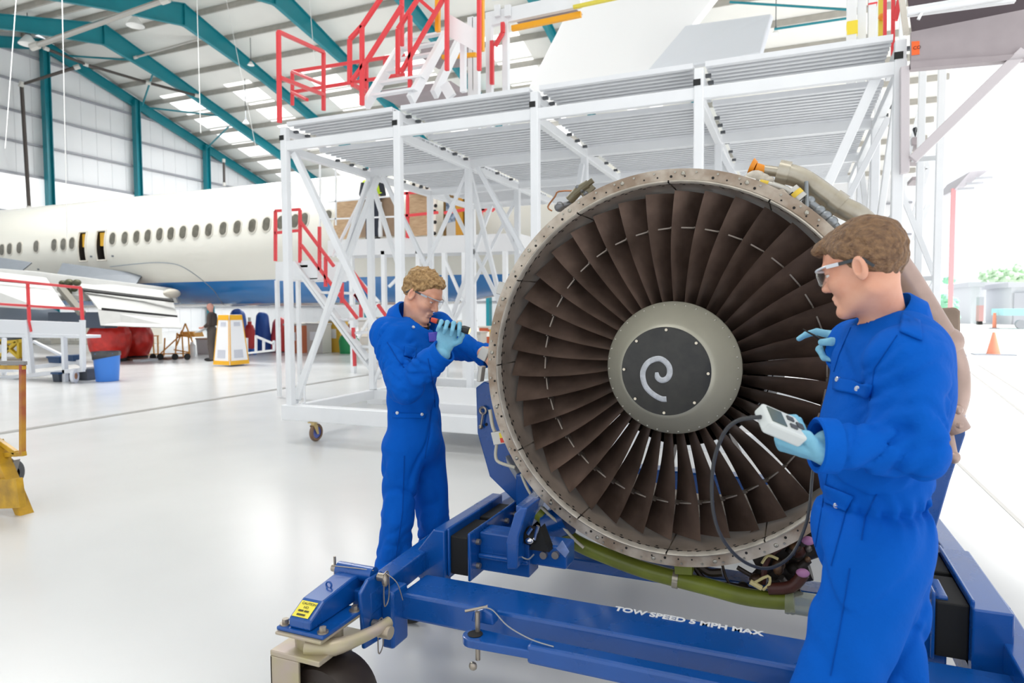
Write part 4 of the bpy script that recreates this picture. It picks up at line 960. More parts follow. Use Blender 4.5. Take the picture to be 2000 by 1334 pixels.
# fairing seam line
b = MB(); pts = [FP(*fx(x,y), .004) for x,y in ((215,521),(260,516),(300,513),(330,514),(352,519),(375,532),(400,551),(420,570),(434,592),(440,607))]
b.tube(smooth_path(pts,4), .012, 5); b.build('panel_seam', M('seam_grey','#7f8a94',.5), fus)
# small marks
for (px,py) in ((178,501),(220,500),(75,526)):
    x,t = fx(px,py); patch('skin_fitting', x-.05, x+.05, t-.015, t+.015, .01, m_grey, fus)
# plywood sheets fixed over openings, and the open service door
m_ply = M('plywood', '#c4a684', .6, var=.25, vscale=5, stretch=(1,1,6), col2='#a98a68')
m_ply2 = M('plywood_dark', '#9b826a', .6, var=.2, vscale=5)
def side(name, poly, mat, par, Y=14.0, dy=.06): return MB().prism([aY(x,y,Y) for x,y in poly], (0,dy,0)).build(name, mat, par)
for k,(poly,m_) in enumerate(((((655,392),(707,388),(704,464),(650,468)),m_ply),(((707,388),(722,387),(722,463),(704,464)),m_ply2),(((722,387),(768,383),(772,460),(722,463)),m_ply2),(((800,377),(848,373),(846,458),(797,462)),m_ply))):
    t = thing('plywood_sheet', ['large tan plywood sheet on the aircraft side, left of the white prop','narrow dark plywood strip between two larger sheets','darker plywood sheet behind the white platform post','tan plywood sheet beside the panel with round holes'][k], 'plywood', aY(*poly[2],14.0), 'plywood sheets on the aircraft side')
    side('board', poly, m_ ,t)
pr = thing('white_strip', 'white upright strip leaning on the plywood sheets', 'batten', aY(740,460,13.9)); side('batten', ((737,394),(743,394),(745,462),(739,463)), m_al, pr, 13.9)
hp = thing('holed_frame', 'cream door frame with round holes beside the plywood', 'door frame', aY(850,460,13.95))
side('frame_plate', ((800,356),(860,366),(860,372),(853,376),(850,460),(840,460),(846,374),(800,376)), M('frame_cream','#ece6da',.5), hp, 13.95)
b = MB()
for (x,y) in ((808,361),(823,363),(834,366),(808,373),(822,373),(849,378),(851,402),(849,413),(850,434),(849,456)):
    c = aY(x,y,13.94); b.cyl(c, c-V(0,.012,0), .045, 12)
b.build('round_hole', m_dark, hp)
sd = thing('service_door', 'open service bay showing an ochre panel and dark blue bottles', 'service bay', aY(890,460,14.0))
side('bay_back', ((866,372),(920,384),(918,458),(866,462)), M('bay_brown','#8a6a32',.5,var=.3), sd, 14.1)
side('ochre_panel', ((889,378),(902,381),(904,459),(890,459)), M('ochre','#c08a1e',.45), sd, 14.02)
side('blue_bottles', ((871,395),(889,390),(889,432),(871,436)), M('bottle_navy','#24405f',.4,var=.6,vscale=9,col2='#9fb2c8'), sd, 14.02)
side('white_box', ((872,436),(890,432),(890,460),(872,461)), m_pale, sd, 14.02)
side('red_brown_post', ((912,430),(918,428),(918,456),(910,456)), M('post_rust','#8a3a20',.5), sd, 14.0)
# ------------------------------------------------------------------ wing, flaps, spoilers
# the wing trails towards the camera on the left; each panel is a solid slab between pixel corners at given distances
def slab(name, corners, thick, mat, par, bev=.01):
    p = [aY(x,y,Y) for x,y,Y in corners]; nrm = (p[1]-p[0]).cross(p[3]-p[0]).normalized()
    return MB().prism(p, nrm*thick).build(name, mat, par, bevel=bev)
wing = slab('wing', [(-120,515,11.6),(70,530,13.0),(340,563,15.2),(352,592,15.2),(40,585,12.4),(-120,575,11.4)], -.22, m_pale, air)
slab('spoiler', [(122,513,14.2),(278,535,14.9),(263,559,14.5),(108,541,13.7)], .05, m_grey, wing)
slab('spoiler', [(-70,492,12.6),(62,512,13.4),(40,530,13.0),(-70,522,12.3)], .05, m_grey, wing)
fl = slab('flap', [(152,552,13.5),(335,578,14.8),(347,616,14.3),(193,604,12.9)], .06, m_pale, wing)
slab('flap_tab', [(190,601,12.9),(348,618,14.3),(355,641,14.1),(196,635,12.8)], .05, m_pale, fl)
slab('flap_shroud', [(158,548,13.6),(325,568,14.8),(338,583,14.8),(164,563,13.5)], .05, m_pale, wing)
slab('flap', [(-80,540,11.2),(100,558,12.5),(112,575,12.4),(128,598,12.3),(80,602,11.8),(-80,592,11.0)], .06, m_pale, wing)
slab('flap_shroud', [(-80,522,11.6),(90,542,12.8),(100,556,12.7),(-80,540,11.4)], .05, m_pale, wing)
slab('flap_gap_shade', [(160,562,13.2),(338,584,14.4),(340,588,14.35),(163,567,13.15)], .06, m_black, wing); slab('flap_gap_shade', [(198,601,12.6),(346,616,14.0),(347,620,14.0),(198,606,12.6)], .06, m_black, fl); slab('flap_gap_shade', [(-80,540,11.1),(100,556,12.4),(100,559,12.4),(-80,543,11.1)], .04, m_black, wing)  # black strips put in for the shade in the flap gaps
b = MB(); c = aY(135,560,13.1); rr = random.Random(9)
for (x,y,r) in ((122,553,.09),(135,552,.11),(150,552,.1),(118,566,.1),(130,570,.12),(145,565,.08),(128,580,.08)): b.ell(aY(x,y,13.25),(r*1.5,r,r),10,8)
b.build('flap_track', M('track_olive','#5e5f48',.5,metal=.4,var=.4,vscale=8), wing, smooth=True)
b = MB(); b.beam(aY(118,562,13.1),aY(160,612,12.8),.18,.14); b.build('flap_carriage', M('carriage_grey','#87837a',.5), wing)
b = MB(); b.ell(aY(336,573,14.7),(.14,.3,.14),12,8); b.build('flap_fairing', M('fairing_stone','#c4bdb0',.5), wing, smooth=True)
# engine pylon and grey nacelle underneath at left
b = MB(); b.lathe([(.0,-1.6),(.45,-1.5),(.62,-.6),(.62,.4),(.4,1.5),(.25,1.9)], aY(40,628,13.6), (1,0,0), 24); b.build('nacelle', M('nacelle_slate','#5b6470',.4), air, smooth=True)
b = MB(); b.box(aY(80,600,13).x, aY(190,600,13).x, 13.2, 13.6, aY(80,640,13.2).z, aY(80,610,13.2).z); b.build('gear_door', M('gear_slate','#3e4a5c',.4), air)
# tail fin and tailplane
def slabY(name, poly, Y, t, mat, par): return MB().prism([aY(x,y,Y) for x,y in poly], (0,t,0)).build(name, mat, par, bevel=.03)
fin = slabY('tail_fin', [(1010,215),(1150,-60),(1450,-75),(1345,58),(1283,128),(1265,205)], YC, .35, M('tail_white','#f2f2f2',.3), air)
p = [aY(1265,150,16.6),aY(1345,56,16.6),aY(1512,34,14.6),aY(1490,112,14.3)]; nrm = (p[1]-p[0]).cross(p[3]-p[0]).normalized()
MB().prism(p, nrm*-.12).build('tailplane', M('tailplane_grey','#d0d3d9',.4), air, bevel=.03)
# ================================================================== people
from mathutils.bvhtree import BVHTree
m_cov = M('coverall_blue', '#0059bd', .8, spec=.12, var=.05, vscale=7, bump=.45, bscale=26)
m_cov2 = M('coverall_seam_blue', '#0049a2', .8, spec=.12)
m_glove = M('nitrile_glove', '#7cbcd6', .5, var=.08, vscale=30, bump=.15, bscale=120)
m_stud = M('press_stud', '#d9dde2', .3, metal=.6)
m_boot = M('boot_black', '#1b1a1a', .5)
m_lens = M('clear_lens', '#f2f4f8', .05, trans=1.0, ior=1.05, alpha=.35)
m_frame_w = M('spectacle_arm_white', '#d8dce2', .3); m_frame_d = M('spectacle_arm_dark', '#34383c', .4)
def unit(v): return Vector(v).normalized()
def frame(fwd, pitch=0.0, rollv=0.0):
    f = unit((fwd[0],fwd[1],0)); l = Vector((0,0,1)).cross(f)
    R = Matrix((f,l,Vector((0,0,1)))).transposed()
    R = R @ Matrix.Rotation(pitch, 3, 'Y') @ Matrix.Rotation(rollv, 3, 'X')
    return R                                   # columns: forward, left, up
def npm(R): return np.array([list(r) for r in R], np.float32)
def eval_prims(P, prims):
    d = None
    for pr in prims:
        k = pr[-1]
        if pr[0] == 'c': e = sd_cap(P, pr[1], pr[2], pr[3], pr[4])
        else: e = sd_ell(P, pr[1], pr[2], pr[3])
        d = e if d is None else smin(d, e, k)
    return d
def bounds(prims, pad):
    lo = np.full(3, 1e9); hi = -lo
    for pr in prims:
        if pr[0] == 'c':
            for p,r in ((pr[1],pr[3]),(pr[2],pr[4])): lo = np.minimum(lo, np.array(p)-r); hi = np.maximum(hi, np.array(p)+r)
        else:
            r = max(pr[2]); lo = np.minimum(lo, np.array(pr[1])-r); hi = np.maximum(hi, np.array(pr[1])+r)
    return lo-pad, hi+pad
def make_head(person, c, R, skin, hairmat, style, neckto, chest=None, s_=1.0):
    c = Vector(c); Rn = npm(R); cn = np.array(c, np.float32); loc = lambda x,y,z: c + R @ Vector((x,y,z))*s_
    nk = np.array(R.transposed() @ (Vector(neckto)-c), np.float32)/s_
    def fn(P):
        q = (P-cn) @ Rn / s_
        d = sd_ell(q, (-.014,0,.034), (.097,.075,.088))
        d = smin(d, sd_ell(q, (.036,0,.032), (.056,.062,.062)), .03)
        d = smin(d, sd_ell(q, (.028,0,-.045), (.062,.055,.066)), .03)
        for s in (1,-1):
            d = smin(d, sd_cap(q, (-.012,s*.050,-.060), (.068,s*.014,-.100), .018, .016), .026)
            d = smin(d, sd_ell(q, (.060,s*.036,-.026), (.028,.024,.024)), .024)
        d = smin(d, sd_ell(q, (.080,0,-.103), (.017,.022,.015)), .02)
        d = smin(d, sd_cap(q, (.084,-.036,.024), (.084,.036,.024), .010, .010), .018)
        for s in (1,-1): d = -smin(-d, sd_ell(q, (.093,s*.031,.006), (.016,.017,.011)), .014)
        for s in (1,-1): d = smin(d, sd_ell(q, (.0795,s*.031,.0115), (.0125,.0165,.0085)), .004); d = smin(d, sd_ell(q, (.0775,s*.031,-.0045), (.0125,.015,.0065)), .004)
        d = smin(d, sd_cap(q, (.088,0,.014), (.109,0,-.026), .0075, .0115), .012)
        for s in (1,-1): d = smin(d, sd_ell(q, (.099,s*.011,-.032), (.011,.0075,.0075)), .008)
        d = smin(d, sd_cap(q, (.089,-.019,-.061), (.089,.019,-.061), .0062, .0062), .008)
        d = smin(d, sd_cap(q, (.086,-.016,-.0735), (.086,.016,-.0735), .0068, .0068), .008)
        d = -smin(-d, sd_cap(q, (.0965,-.021,-.0672), (.0965,.021,-.0672), .002, .002), .005)
        for s in (1,-1):
            e = sd_ell(q, (-.012,s*.080,-.006), (.019,.0115,.033)); e = -smin(-e, sd_ell(q, (-.008,s*.091,-.003), (.010,.0125,.021)), .003)
            d = smin(d, e, .008)
        d = smin(d, sd_cap(q, (-.022,0,-.055), nk, .051, .058), .03)*s_
        if chest is not None: d = smin(d, eval_prims(P, chest), .03)
        return d
    lo = np.minimum(cn-.15, np.array(neckto)-.10); hi = np.maximum(cn+.15, np.array(neckto)+.10)
    if chest is not None:
        l2,h2 = bounds(chest,.02); lo = np.minimum(lo,l2); hi = np.maximum(hi,h2)
    body = implicit('body', fn, lo, hi, .0029, skin, person)
    hl = style['line']
    def hf(P):
        q = (P-cn) @ Rn / s_; x,y,z = q[...,0],q[...,1],q[...,2]
        d = sd_ell(q, (-.014,0,.034), (.097,.075,.088))
        d = smin(d, sd_ell(q, (.036,0,.032), (.056,.062,.062)), .03)
        h = np.interp(x, hl[0], hl[1]).astype(np.float32) + .004*np.sin(y*150)*np.sin(x*130+1)
        up = np.clip((z-.02)/.09, 0, 1); tk = style['t0'] + (style['t1']-style['t0'])*up
        d = d - tk*np.clip((z-h)/.022, 0, 1)**.6
        for e in style.get('extra',()): d = smin(d, sd_ell(q, e[0], e[1]), .018)
        d = np.maximum(d, (h - z)*.9)
        g = style['amp']
        if style['kind'] == 'curly': d = d + g*nz(q, 95) + g*.7*nz(q, 190, 4.)
        else:
            st = q.copy(); st[...,0] = q[...,0]*.30 + q[...,2]*.25; st[...,2] = q[...,2]*.45 - q[...,0]*.2
            d = d + g*nz(st, 210) + g*.7*nz(st, 420, 2.) + g*.8*nz(q, 60, 7.)*up
        return d
    implicit('hair', hf, cn-.16, cn+.16, .0024, hairmat, person)
    b = MB(); b.m(0)
    for s in (1,-1): b.ell(loc(.0785,s*.031,.004), (.0108,)*3, 14, 10)
    b.m(1)
    for s in (1,-1): b.ell(loc(.0855,s*.031,.002), (.0044,)*3, 10, 8)
    b.build('eyes', [M('eye_white','#e8e4de',.2), M('iris_dark','#3a3027',.2)], person, smooth=True)
    b = MB()
    for s in (1,-1): b.tube([loc(.090,s*.018,.022),loc(.0925,s*.03,.0265),loc(.086,s*.047,.022)], [.003,.0036,.002], 6)
    b.build('eyebrows', hairmat, person, smooth=True)
    # safety glasses: wrap-around clear lens, brow bar and arms
    rows = []
    for i in range(25):
        a = -1.15+2.3*i/24; x = .036+.084*math.cos(a); y = .071*math.sin(a)*1.03
        dip = .019*max(0, 1-abs(abs(a)-.5)/.75); rows.append([loc(x,y,.026), loc(x+.002,y,.012), loc(x,y,-.004-dip*.6), loc(x-.004,y,-.006-dip)])
    gl = MB().grid(rows).build('safety_glasses', m_lens, person, smooth=True, solid=.0018)
    b = MB(); b.tube([r_[0] for r_ in rows], .0028, 6); b.build('brow_bar', style['bar'], gl, smooth=True)
    for s in (1,-1):
        b = MB(); b.m(0).beam(loc(.070,s*.073,.023), loc(.036,s*.080,.020), .0035, .009, up=R@Vector((0,0,1)))
        b.m(1).beam(loc(.036,s*.080,.020), loc(-.022,s*.082,.017), .0035, .008, up=R@Vector((0,0,1))).beam(loc(-.022,s*.082,.017), loc(-.045,s*.080,-.012), .0035, .007)
        b.build('temple_arm', [style['bar'], m_frame_d], gl)
    return body
def hand_prims(c, d, n, thumb, curls, s=1.0, spread=.0):
    # c palm centre, d towards the knuckles, n the way the palm faces, thumb = +1/-1 along d x n
    d = unit(d); n = Vector(n); n = unit(n - d*n.dot(d)); sd = unit(d.cross(n))*thumb; c = Vector(c); pr = []
    w = [-.0315,-.0105,.0105,.0305]                                   # little finger ... index
    for i in range(4): pr.append(('c', c - d*.045*s + sd*w[i]*.62*s, c + d*.042*s + sd*w[i]*s, .0165*s, .0135*s, .014*s))
    pr.append(('e', c, (.045*s,.036*s,.016*s), npm(Matrix((d,sd,n)).transposed()), .012*s))
    L = [(.036,.024,.020),(.043,.029,.022),(.048,.032,.023),(.043,.028,.022)]
    fin = []
    for i in range(4):
        p = c + d*.043*s + sd*w[i]*s; a = 0; chain = []
        for j in range(3):
            a += curls[i][j]; dr = d*math.cos(a) + n*math.sin(a) + sd*(spread*(i-1.5)*.5)
            q = p + unit(dr)*L[i][j]*s; r0 = (.0108-.0013*j)*s; chain.append(('c', p, q, r0, r0-.0012*s, .003)); p = q
        fin.append(chain)
    p = c - d*.028*s + sd*.026*s; t1 = unit(d*.55 + sd*.75 + n*.35); t2 = unit(d*.9 + sd*.15 + n*curls[4][0]); t3 = unit(d*.8 - sd*.2 + n*curls[4][1])
    ch = []; q = p + t1*.038*s; ch.append(('c', p, q, .0165*s, .0125*s, .01)); r_ = q + t2*.032*s; ch.append(('c', q, r_, .0122*s, .0112*s, .003)); e = r_ + t3*.026*s; ch.append(('c', r_, e, .0112*s, .0092*s, .003))
    fin.append(ch)
    return pr, fin
def make_glove(person, c, d, n, thumb, curls, wrist, wr=.036, mat=None, name='glove', s=1.05, spread=.2, vx=.0023):
    pr, fin = hand_prims(c, d, n, thumb, curls, s, spread)
    pr.append(('c', Vector(c)-unit(d)*.05*s, wrist, .026*s, wr, .02))
    allp = pr + [x for ch in fin for x in ch]
    def fn(P):
        e = eval_prims(P, pr)
        for ch in fin:
            g = eval_prims(P, ch); e = smin(e, g, .006)
        return e + .0007*nz(P, 260)
    lo,hi = bounds(allp, .012)
    return implicit(name, fn, lo, hi, vx, mat or m_glove, person)
def bvh(o):
    off = worldloc(o.parent) if o.parent else Vector((0,0,0))
    me = o.data; return BVHTree.FromPolygons([v.co+off for v in me.vertices], [list(p.vertices) for p in me.polygons])
def stitch(tree, px, n=10, e=.004):
    # follow pixel waypoints over the cloth surface
    out = []
    for (a,b_) in zip(px[:-1],px[1:]):
        for i in range(n):
            x = a[0]+(b_[0]-a[0])*i/n; y = a[1]+(b_[1]-a[1])*i/n
            h = tree.ray_cast(CAMPOS, ray(x,y).normalized())
            if h[0] is not None: out.append(h[0]+h[1]*e)
    return out
def cloth_patch(tree, quad, name, mat, par, e=.005, nu=8, nv=6, solid=.004):
    rows = []
    for i in range(nu+1):
        u = i/nu; r_ = []
        for j in range(nv+1):
            v = j/nv; x = (1-u)*((1-v)*quad[0][0]+v*quad[3][0]) + u*((1-v)*quad[1][0]+v*quad[2][0]); y = (1-u)*((1-v)*quad[0][1]+v*quad[3][1]) + u*((1-v)*quad[1][1]+v*quad[2][1])
            h = tree.ray_cast(CAMPOS, ray(x,y).normalized())
            if h[0] is None: return None
            r_.append(h[0]+h[1]*e)
        rows.append(r_)
    return MB().grid(rows).build(name, mat, par, smooth=True, solid=solid)
def studs(tree, pts, par, r=.007):
    for (x,y) in pts:
        h = tree.ray_cast(CAMPOS, ray(x,y).normalized())
        if h[0] is None: continue
        b = MB(); b.lathe([(0,.004),(r*.4,.004),(r*.45,.002),(r*.7,.004),(r,.003),(r,-.004)], h[0]+h[1]*.006, h[1], 14); b.build('press_stud', m_stud, par, smooth=True)
def collar(par, c, R, rad, h, tilt, mat, open_a=.5, name='collar', out=.02):
    rows = []
    for i in range(29):
        a = open_a + (2*PI-2*open_a)*i/28
        e = Vector((math.cos(a)*rad[0], math.sin(a)*rad[1], 0)); back = .5-.5*math.cos(a)
        hh = h*(.55+.45*back); u = e.normalized()
        base = Vector(c) + R @ (e + Vector((0,0,-.012 - tilt*(1-back)*.05)))
        rows.append([base, base + R@(u*.006 + Vector((0,0,hh))), base + R@(u*(out*.8) + Vector((0,0,hh*.98))), base + R@(u*(out*1.6+.012) + Vector((0,0,hh*.35))), base + R@(u*(out*2+.02*(1-back)) + Vector((0,0,-.018-.03*(1-back))))])
    return MB().grid(rows).build(name, mat, par, smooth=True, angle=70, solid=.004)
# ------------------------------------------------------------------ right-hand mechanic
Fr = Vector((-RT.x,-RT.y,0)).normalized(); Rb = frame(Fr); RbN = npm(Rb)
foot = aD(1690,1800,1.70); foot.z = 0
man = thing('person', 'person in blue coverall with short brown hair, back turned to daylight, holding a grey tester', 'person', foot)
A = aD
def flo(px, d, z): p = aD(px, 1000, d); p.z = z; return p
sL, eL, wL = A(1762,704,1.54), A(1786,880,1.48), A(1646,872,1.49)
sR, eR, wR = A(1672,680,1.86), A(1722,805,1.90), A(1674,720,1.86)
hpL, hpR = A(1705,1100,1.61), A(1722,1100,1.76)
kL, kR = A(1622,1390,1.57), A(1745,1370,1.71)
aL, aR = flo(1610,1.56,.14), flo(1770,1.66,.14)
cov = [('e', A(1736,755,1.70), (.122,.188,.20), RbN, 0), ('e', A(1736,678,1.70), (.088,.188,.07), RbN, .06), ('e', A(1706,890,1.70), (.134,.172,.19), RbN, .06), ('e', A(1700,1045,1.70), (.140,.172,.165), RbN, .06),
       ('c', sL, eL, .084, .072, .035), ('c', eL, wL, .072, .060, .02), ('c', sR, eR, .082, .07, .035), ('c', eR, wR, .07, .055, .02),
       ('c', hpL, kL, .122, .092, .05), ('c', kL, aL, .092, .09, .03), ('c', hpR, kR, .118, .09, .05), ('c', kR, aR, .09, .088, .03)]
nkc = A(1722,622,1.70)
def crease(P, R_, sc, s, seed, w=.22):
    # narrow meandering valleys
    q = (P @ np.array(R_, np.float32)) * np.array(sc, np.float32)
    n = nz(q, s, seed); m = np.clip(nz(q, s*.6, seed+9.)*1.6+.35, 0, 1)
    return m*np.exp(-(n/w)**2)
def arm_fold(P, a, b, amp, seed, r0=.12, f=1.0):
    a = np.array(a,np.float32); b = np.array(b,np.float32); ba = b-a; L = np.linalg.norm(ba); ba = ba/L
    pa = P-a; t = pa@ba; rad = pa - t[...,None]*ba; rr = np.sqrt((rad*rad).sum(-1)+1e-8)
    w = np.exp(-((t-L*.5)/(L*.60))**4)*np.exp(-(rr/r0)**4)
    q = np.stack([t*2.3*f, rad[...,0]*.9+rad[...,2]*.5, rad[...,1]*.9-rad[...,2]*.6], -1) + np.stack([rad[...,2]*1.4, t*.4, t*.2], -1)
    n = nz(q, 26, seed); n2 = nz(q, 17, seed+5)
    return amp*w*(.9*np.exp(-(n/.20)**2) + .7*np.exp(-(n2/.16)**2) - .6)
def seg_fold(P, a, b, f, amp, sk, ph=0., r0=0.12):
    a = np.array(a,np.float32); b = np.array(b,np.float32); ba = b-a; L = np.linalg.norm(ba); ba = ba/L
    pa = P-a; t = pa@ba; rr = np.sqrt(np.maximum((pa*pa).sum(-1)-t*t,1e-8))
    w = np.exp(-((t-L*.5)/(L*.62))**4)*np.exp(-(rr/r0)**4)
    o = np.array((.3,.5,.8),np.float32)
    return amp*w*np.sin(f*(t + sk*(pa@o)) + ph + 1.2*np.sin(9*(pa@np.array((.7,-.4,.2),np.float32))+ph*2))
def cov_fn_r(P):
    d = eval_prims(P, cov)
    # neck opening
    d = np.maximum(d, -sd_ell(P, np.array(nkc)+np.array(Rb@Vector((-.01,0,.02))), (.078,.074,.075), npm(frame(Fr,.45))))
    # hollow cuffs
    z = P[...,2]
    q = P.copy(); q[...,2] *= .35
    d = d + .006*nz(q, 14, 1.) + .0022*nz(q, 34, 2.)
    d = d + arm_fold(P, sL, eL, .013, 1.) + arm_fold(P, eL, wL, .013, 2.5) + arm_fold(P, eR, wR, .010, 4.)
    d = d + .015*crease(P, RbN, (1.,.8,.45), 13, 3.) + .012*crease(P, npm(Rb@Matrix.Rotation(.7,3,'Y')), (1.2,.8,.4), 17, 6.) + .011*crease(P, npm(Rb@Matrix.Rotation(-.6,3,'Y')), (1.2,.8,.4), 20, 1.)
    zw = wz_r; ww = np.exp(-((z-zw)/.035)**2)
    ang = (P@np.array(RT,np.float32))
    return d + ww*(.012 + .006*np.sin(ang*170+2*np.sin(z*40))) + .012*np.exp(-((z-zw+.012)/.010)**2)
wz_r = A(1706,968,1.70).z
lo,hi = bounds(cov, .03)
covr = implicit('coverall', cov_fn_r, lo, hi, .0075, m_cov, man)
tr = bvh(covr)
hy = math.radians(44); fh0 = Vector((FW.x,FW.y,0)).normalized(); hc = A(1688,524,1.66); Rh = frame(Fr*math.cos(hy)+fh0*math.sin(hy), .27)
chest = [('e', A(1722,700,1.70), (.085,.14,.10), RbN, 0)]
sty = dict(line=((-.12,-.09,-.05,-.03,-.012,.015,.045,.070,.12),(-.070,-.068,-.052,-.020,-.012,.005,.040,.060,.064)), t0=.006, t1=.017, amp=.0026, kind='straight', bar=m_frame_w,
           extra=(((.078,.0,.088),(.030,.048,.016)),((.098,.012,.076),(.016,.030,.009)),((.092,-.022,.074),(.016,.022,.009))))
make_head(man, hc, Rh, M('skin_light_tan','#e6b096',.5,var=.08,vscale=14,col2='#dc9c80',spec=.35), M('hair_brown','#94714e',.5,var=.3,vscale=170,stretch=(.35,1,.5),col2='#6a4d36',bump=.9,bscale=260), sty, nkc + Rb@Vector((-.01,0,-.03)), chest, .92)
cl = collar(man, A(1724,632,1.70), frame(Fr,.50), (.080,.076), .052, .4, m_cov, .45, out=.011)
# seams, yoke strap, pockets and studs
def seam(tree, px, par, r=.0016, e=.001, name='seam', mat=None):
    p = stitch(tree, px, 10, e)
    if len(p) > 3: MB().tube(p, r, 5).build(name, mat or m_cov2, par, smooth=True)
cloth_patch(tr, [(1762,614),(1796,630),(1800,668),(1758,650)], 'shoulder_strap', m_cov, covr)
cloth_patch(tr, [(1632,737),(1706,752),(1700,778),(1630,762)], 'pocket_flap', m_cov, covr)
studs(tr, [(1678,761),(1640,742)], covr)
cloth_patch(tr, [(1614,946),(1668,970),(1654,1002),(1612,984)], 'pocket_flap', m_cov, covr, .006)
studs(tr, [(1637,988),(1593,967)], covr)
for px in ([(1752,655),(1708,720),(1698,790)],[(1652,1000),(1636,1060),(1622,1110)],[(1712,965),(1690,1010),(1682,1060)],[(1660,1110),(1640,1230),(1620,1330)],[(1620,900),(1604,1000),(1590,1085)],[(1662,640),(1640,690),(1628,730)]): seam(tr, px, covr)
bl = bvh(covr)
for w_,e_ in ((wL,eL),(wR,eR)):
    ax = (w_-e_).normalized(); MB().lathe([(.056,-.03),(.062,-.028),(.0625,.012),(.058,.016),(.050,.012),(.048,-.03)], w_+ax*.045, ax, 28).build('cuff', m_cov, covr, smooth=True)
make_glove(man, A(1568,874,1.50), -RT*.88+UP*.18+FW*.5, UP*.85+FW*.4-RT*.1, -1, [(1.4,1.6,1.0),(1.4,1.6,1.0),(1.4,1.6,1.0),(1.35,1.5,1.0),(-.1,-.1)], wL + (wL-eL).normalized()*.03, .036)
make_glove(man, A(1660,680,1.86), -RT*.52+UP*.42+FW*.74, -RT*.62-UP*.72-FW*.1, 1, [(1.5,1.4,.8),(1.4,1.4,.8),(1.3,1.3,.8),(.35,.6,.4),(.6,.4)], wR + (wR-eR).normalized()*.03, .036)
for a_ in (aL,aR):
    p = V(a_.x,a_.y,0); b = MB(); b.ell(p+Fr*.06+V(0,0,.05),(.15,.055,.055),16,10,rot=Rb).ell(p+V(0,0,.09),(.06,.055,.09),14,10,rot=Rb); b.build('boot', m_boot, man, smooth=True)
# the tester he holds, with its cable running down the fan and the probe
dv = thing('handheld_tester', 'pale grey handheld tester with small screen, held by the brown-haired person', 'tester', A(1515,830,1.5))
DX = unit(RT*.88 - UP*.36 + FW*.28); DU = unit(UP*.80 - FW*.62 + RT*.18); DU = unit(DU - DX*DU.dot(DX)); DW = DX.cross(DU)
dc = A(1521,829,1.455)
def dbox(b, cx, cy, cz, hx, hy, hz):
    vs = []
    for (i,j,k) in ((-1,-1,-1),(1,-1,-1),(1,1,-1),(-1,1,-1),(-1,-1,1),(1,-1,1),(1,1,1),(-1,1,1)): vs.append(dc + DX*(cx+i*hx) + DW*(cy+j*hy) + DU*(cz+k*hz))
    return b.add(vs, [(0,3,2,1),(4,5,6,7),(0,1,5,4),(1,2,6,5),(2,3,7,6),(3,0,4,7)])
m_dev = M('tester_case', '#cfd4d2', .45)
dbox(MB(), .005,0,0, .052,.033,.016).build('case', m_dev, dv, bevel=.006)
dbox(MB(), -.02,0,.017, .020,.022,.0012).build('screen', M('lcd_grey','#5d6a64',.2), dv)
b = MB(); dbox(b, .022,.012,.018,.009,.006,.002); dbox(b,.022,-.012,.018,.009,.006,.002); dbox(b,.045,0,.018,.009,.008,.002); b.build('buttons', M('button_dark','#4c4f52',.5), dv, bevel=.001)
cab = [dc-DX*.05, A(1440,822,1.50), A(1412,850,1.55), A(1393,910,1.62), A(1392,990,1.68), A(1410,1050,1.72), A(1450,1095,1.76), A(1500,1110,1.8), A(1545,1085,1.84), A(1572,1030,1.86), A(1582,980,1.88), A(1590,900,1.95), A(1612,800,1.97), A(1622,720,1.93), A(1608,670,1.86)]
b = MB(); b.tube(smooth_path(cab, 8), .0046, 8); b.build('probe_cable', M('cable_dark','#35373a',.5), dv, smooth=True)
b = MB(); b.tube([A(1608,668,1.86), A(1590,655,1.86), A(1568,643,1.87)], [.004,.003,.0016], 8); b.build('probe_tip', M('probe_black','#141414',.4), dv, smooth=True)
# ------------------------------------------------------------------ left-hand mechanic
yw = math.radians(28); fh = Vector((FW.x,FW.y,0)).normalized(); rh = Vector((RT.x,RT.y,0)).normalized()
Fl = (rh*math.cos(yw) - fh*math.sin(yw)).normalized(); Rl = frame(Fl); RlN = npm(Rl)
fo = aD(805,1180,3.42); fo.z = 0
man2 = thing('person', 'person in blue coverall with curly fair hair, leaning to the engine rim with a torch', 'person', fo)
sR, eR, wR = A(756,652,3.33), A(792,757,3.17), A(852,700,3.08)
sL, eL, wL = A(855,640,3.52), A(898,676,3.50), A(938,690,3.44)
hR, hL = A(784,880,3.34), A(832,880,3.50)
kR, kL = A(774,1010,3.31), A(846,1010,3.50)
aR2, aL2 = flo(760,3.33,.14), flo(848,3.50,.14)
cov2 = [('e', A(806,700,3.42), (.138,.19,.19), RlN, 0), ('e', A(802,647,3.42), (.10,.20,.075), RlN, .06), ('e', A(806,790,3.42), (.138,.168,.18), RlN, .06), ('e', A(808,860,3.42), (.145,.172,.16), RlN, .06),
        ('c', sR, eR, .086, .080, .04), ('c', eR, wR, .080, .060, .02), ('c', sL, eL, .084, .074, .04), ('c', eL, wL, .074, .062, .02),
        ('c', hR, kR, .110, .084, .04), ('c', kR, aR2, .084, .088, .02), ('c', hL, kL, .108, .080, .04), ('c', kL, aL2, .080, .080, .02)]
nk2 = A(812,628,3.42)
wz_l = A(806,795,3.42).z
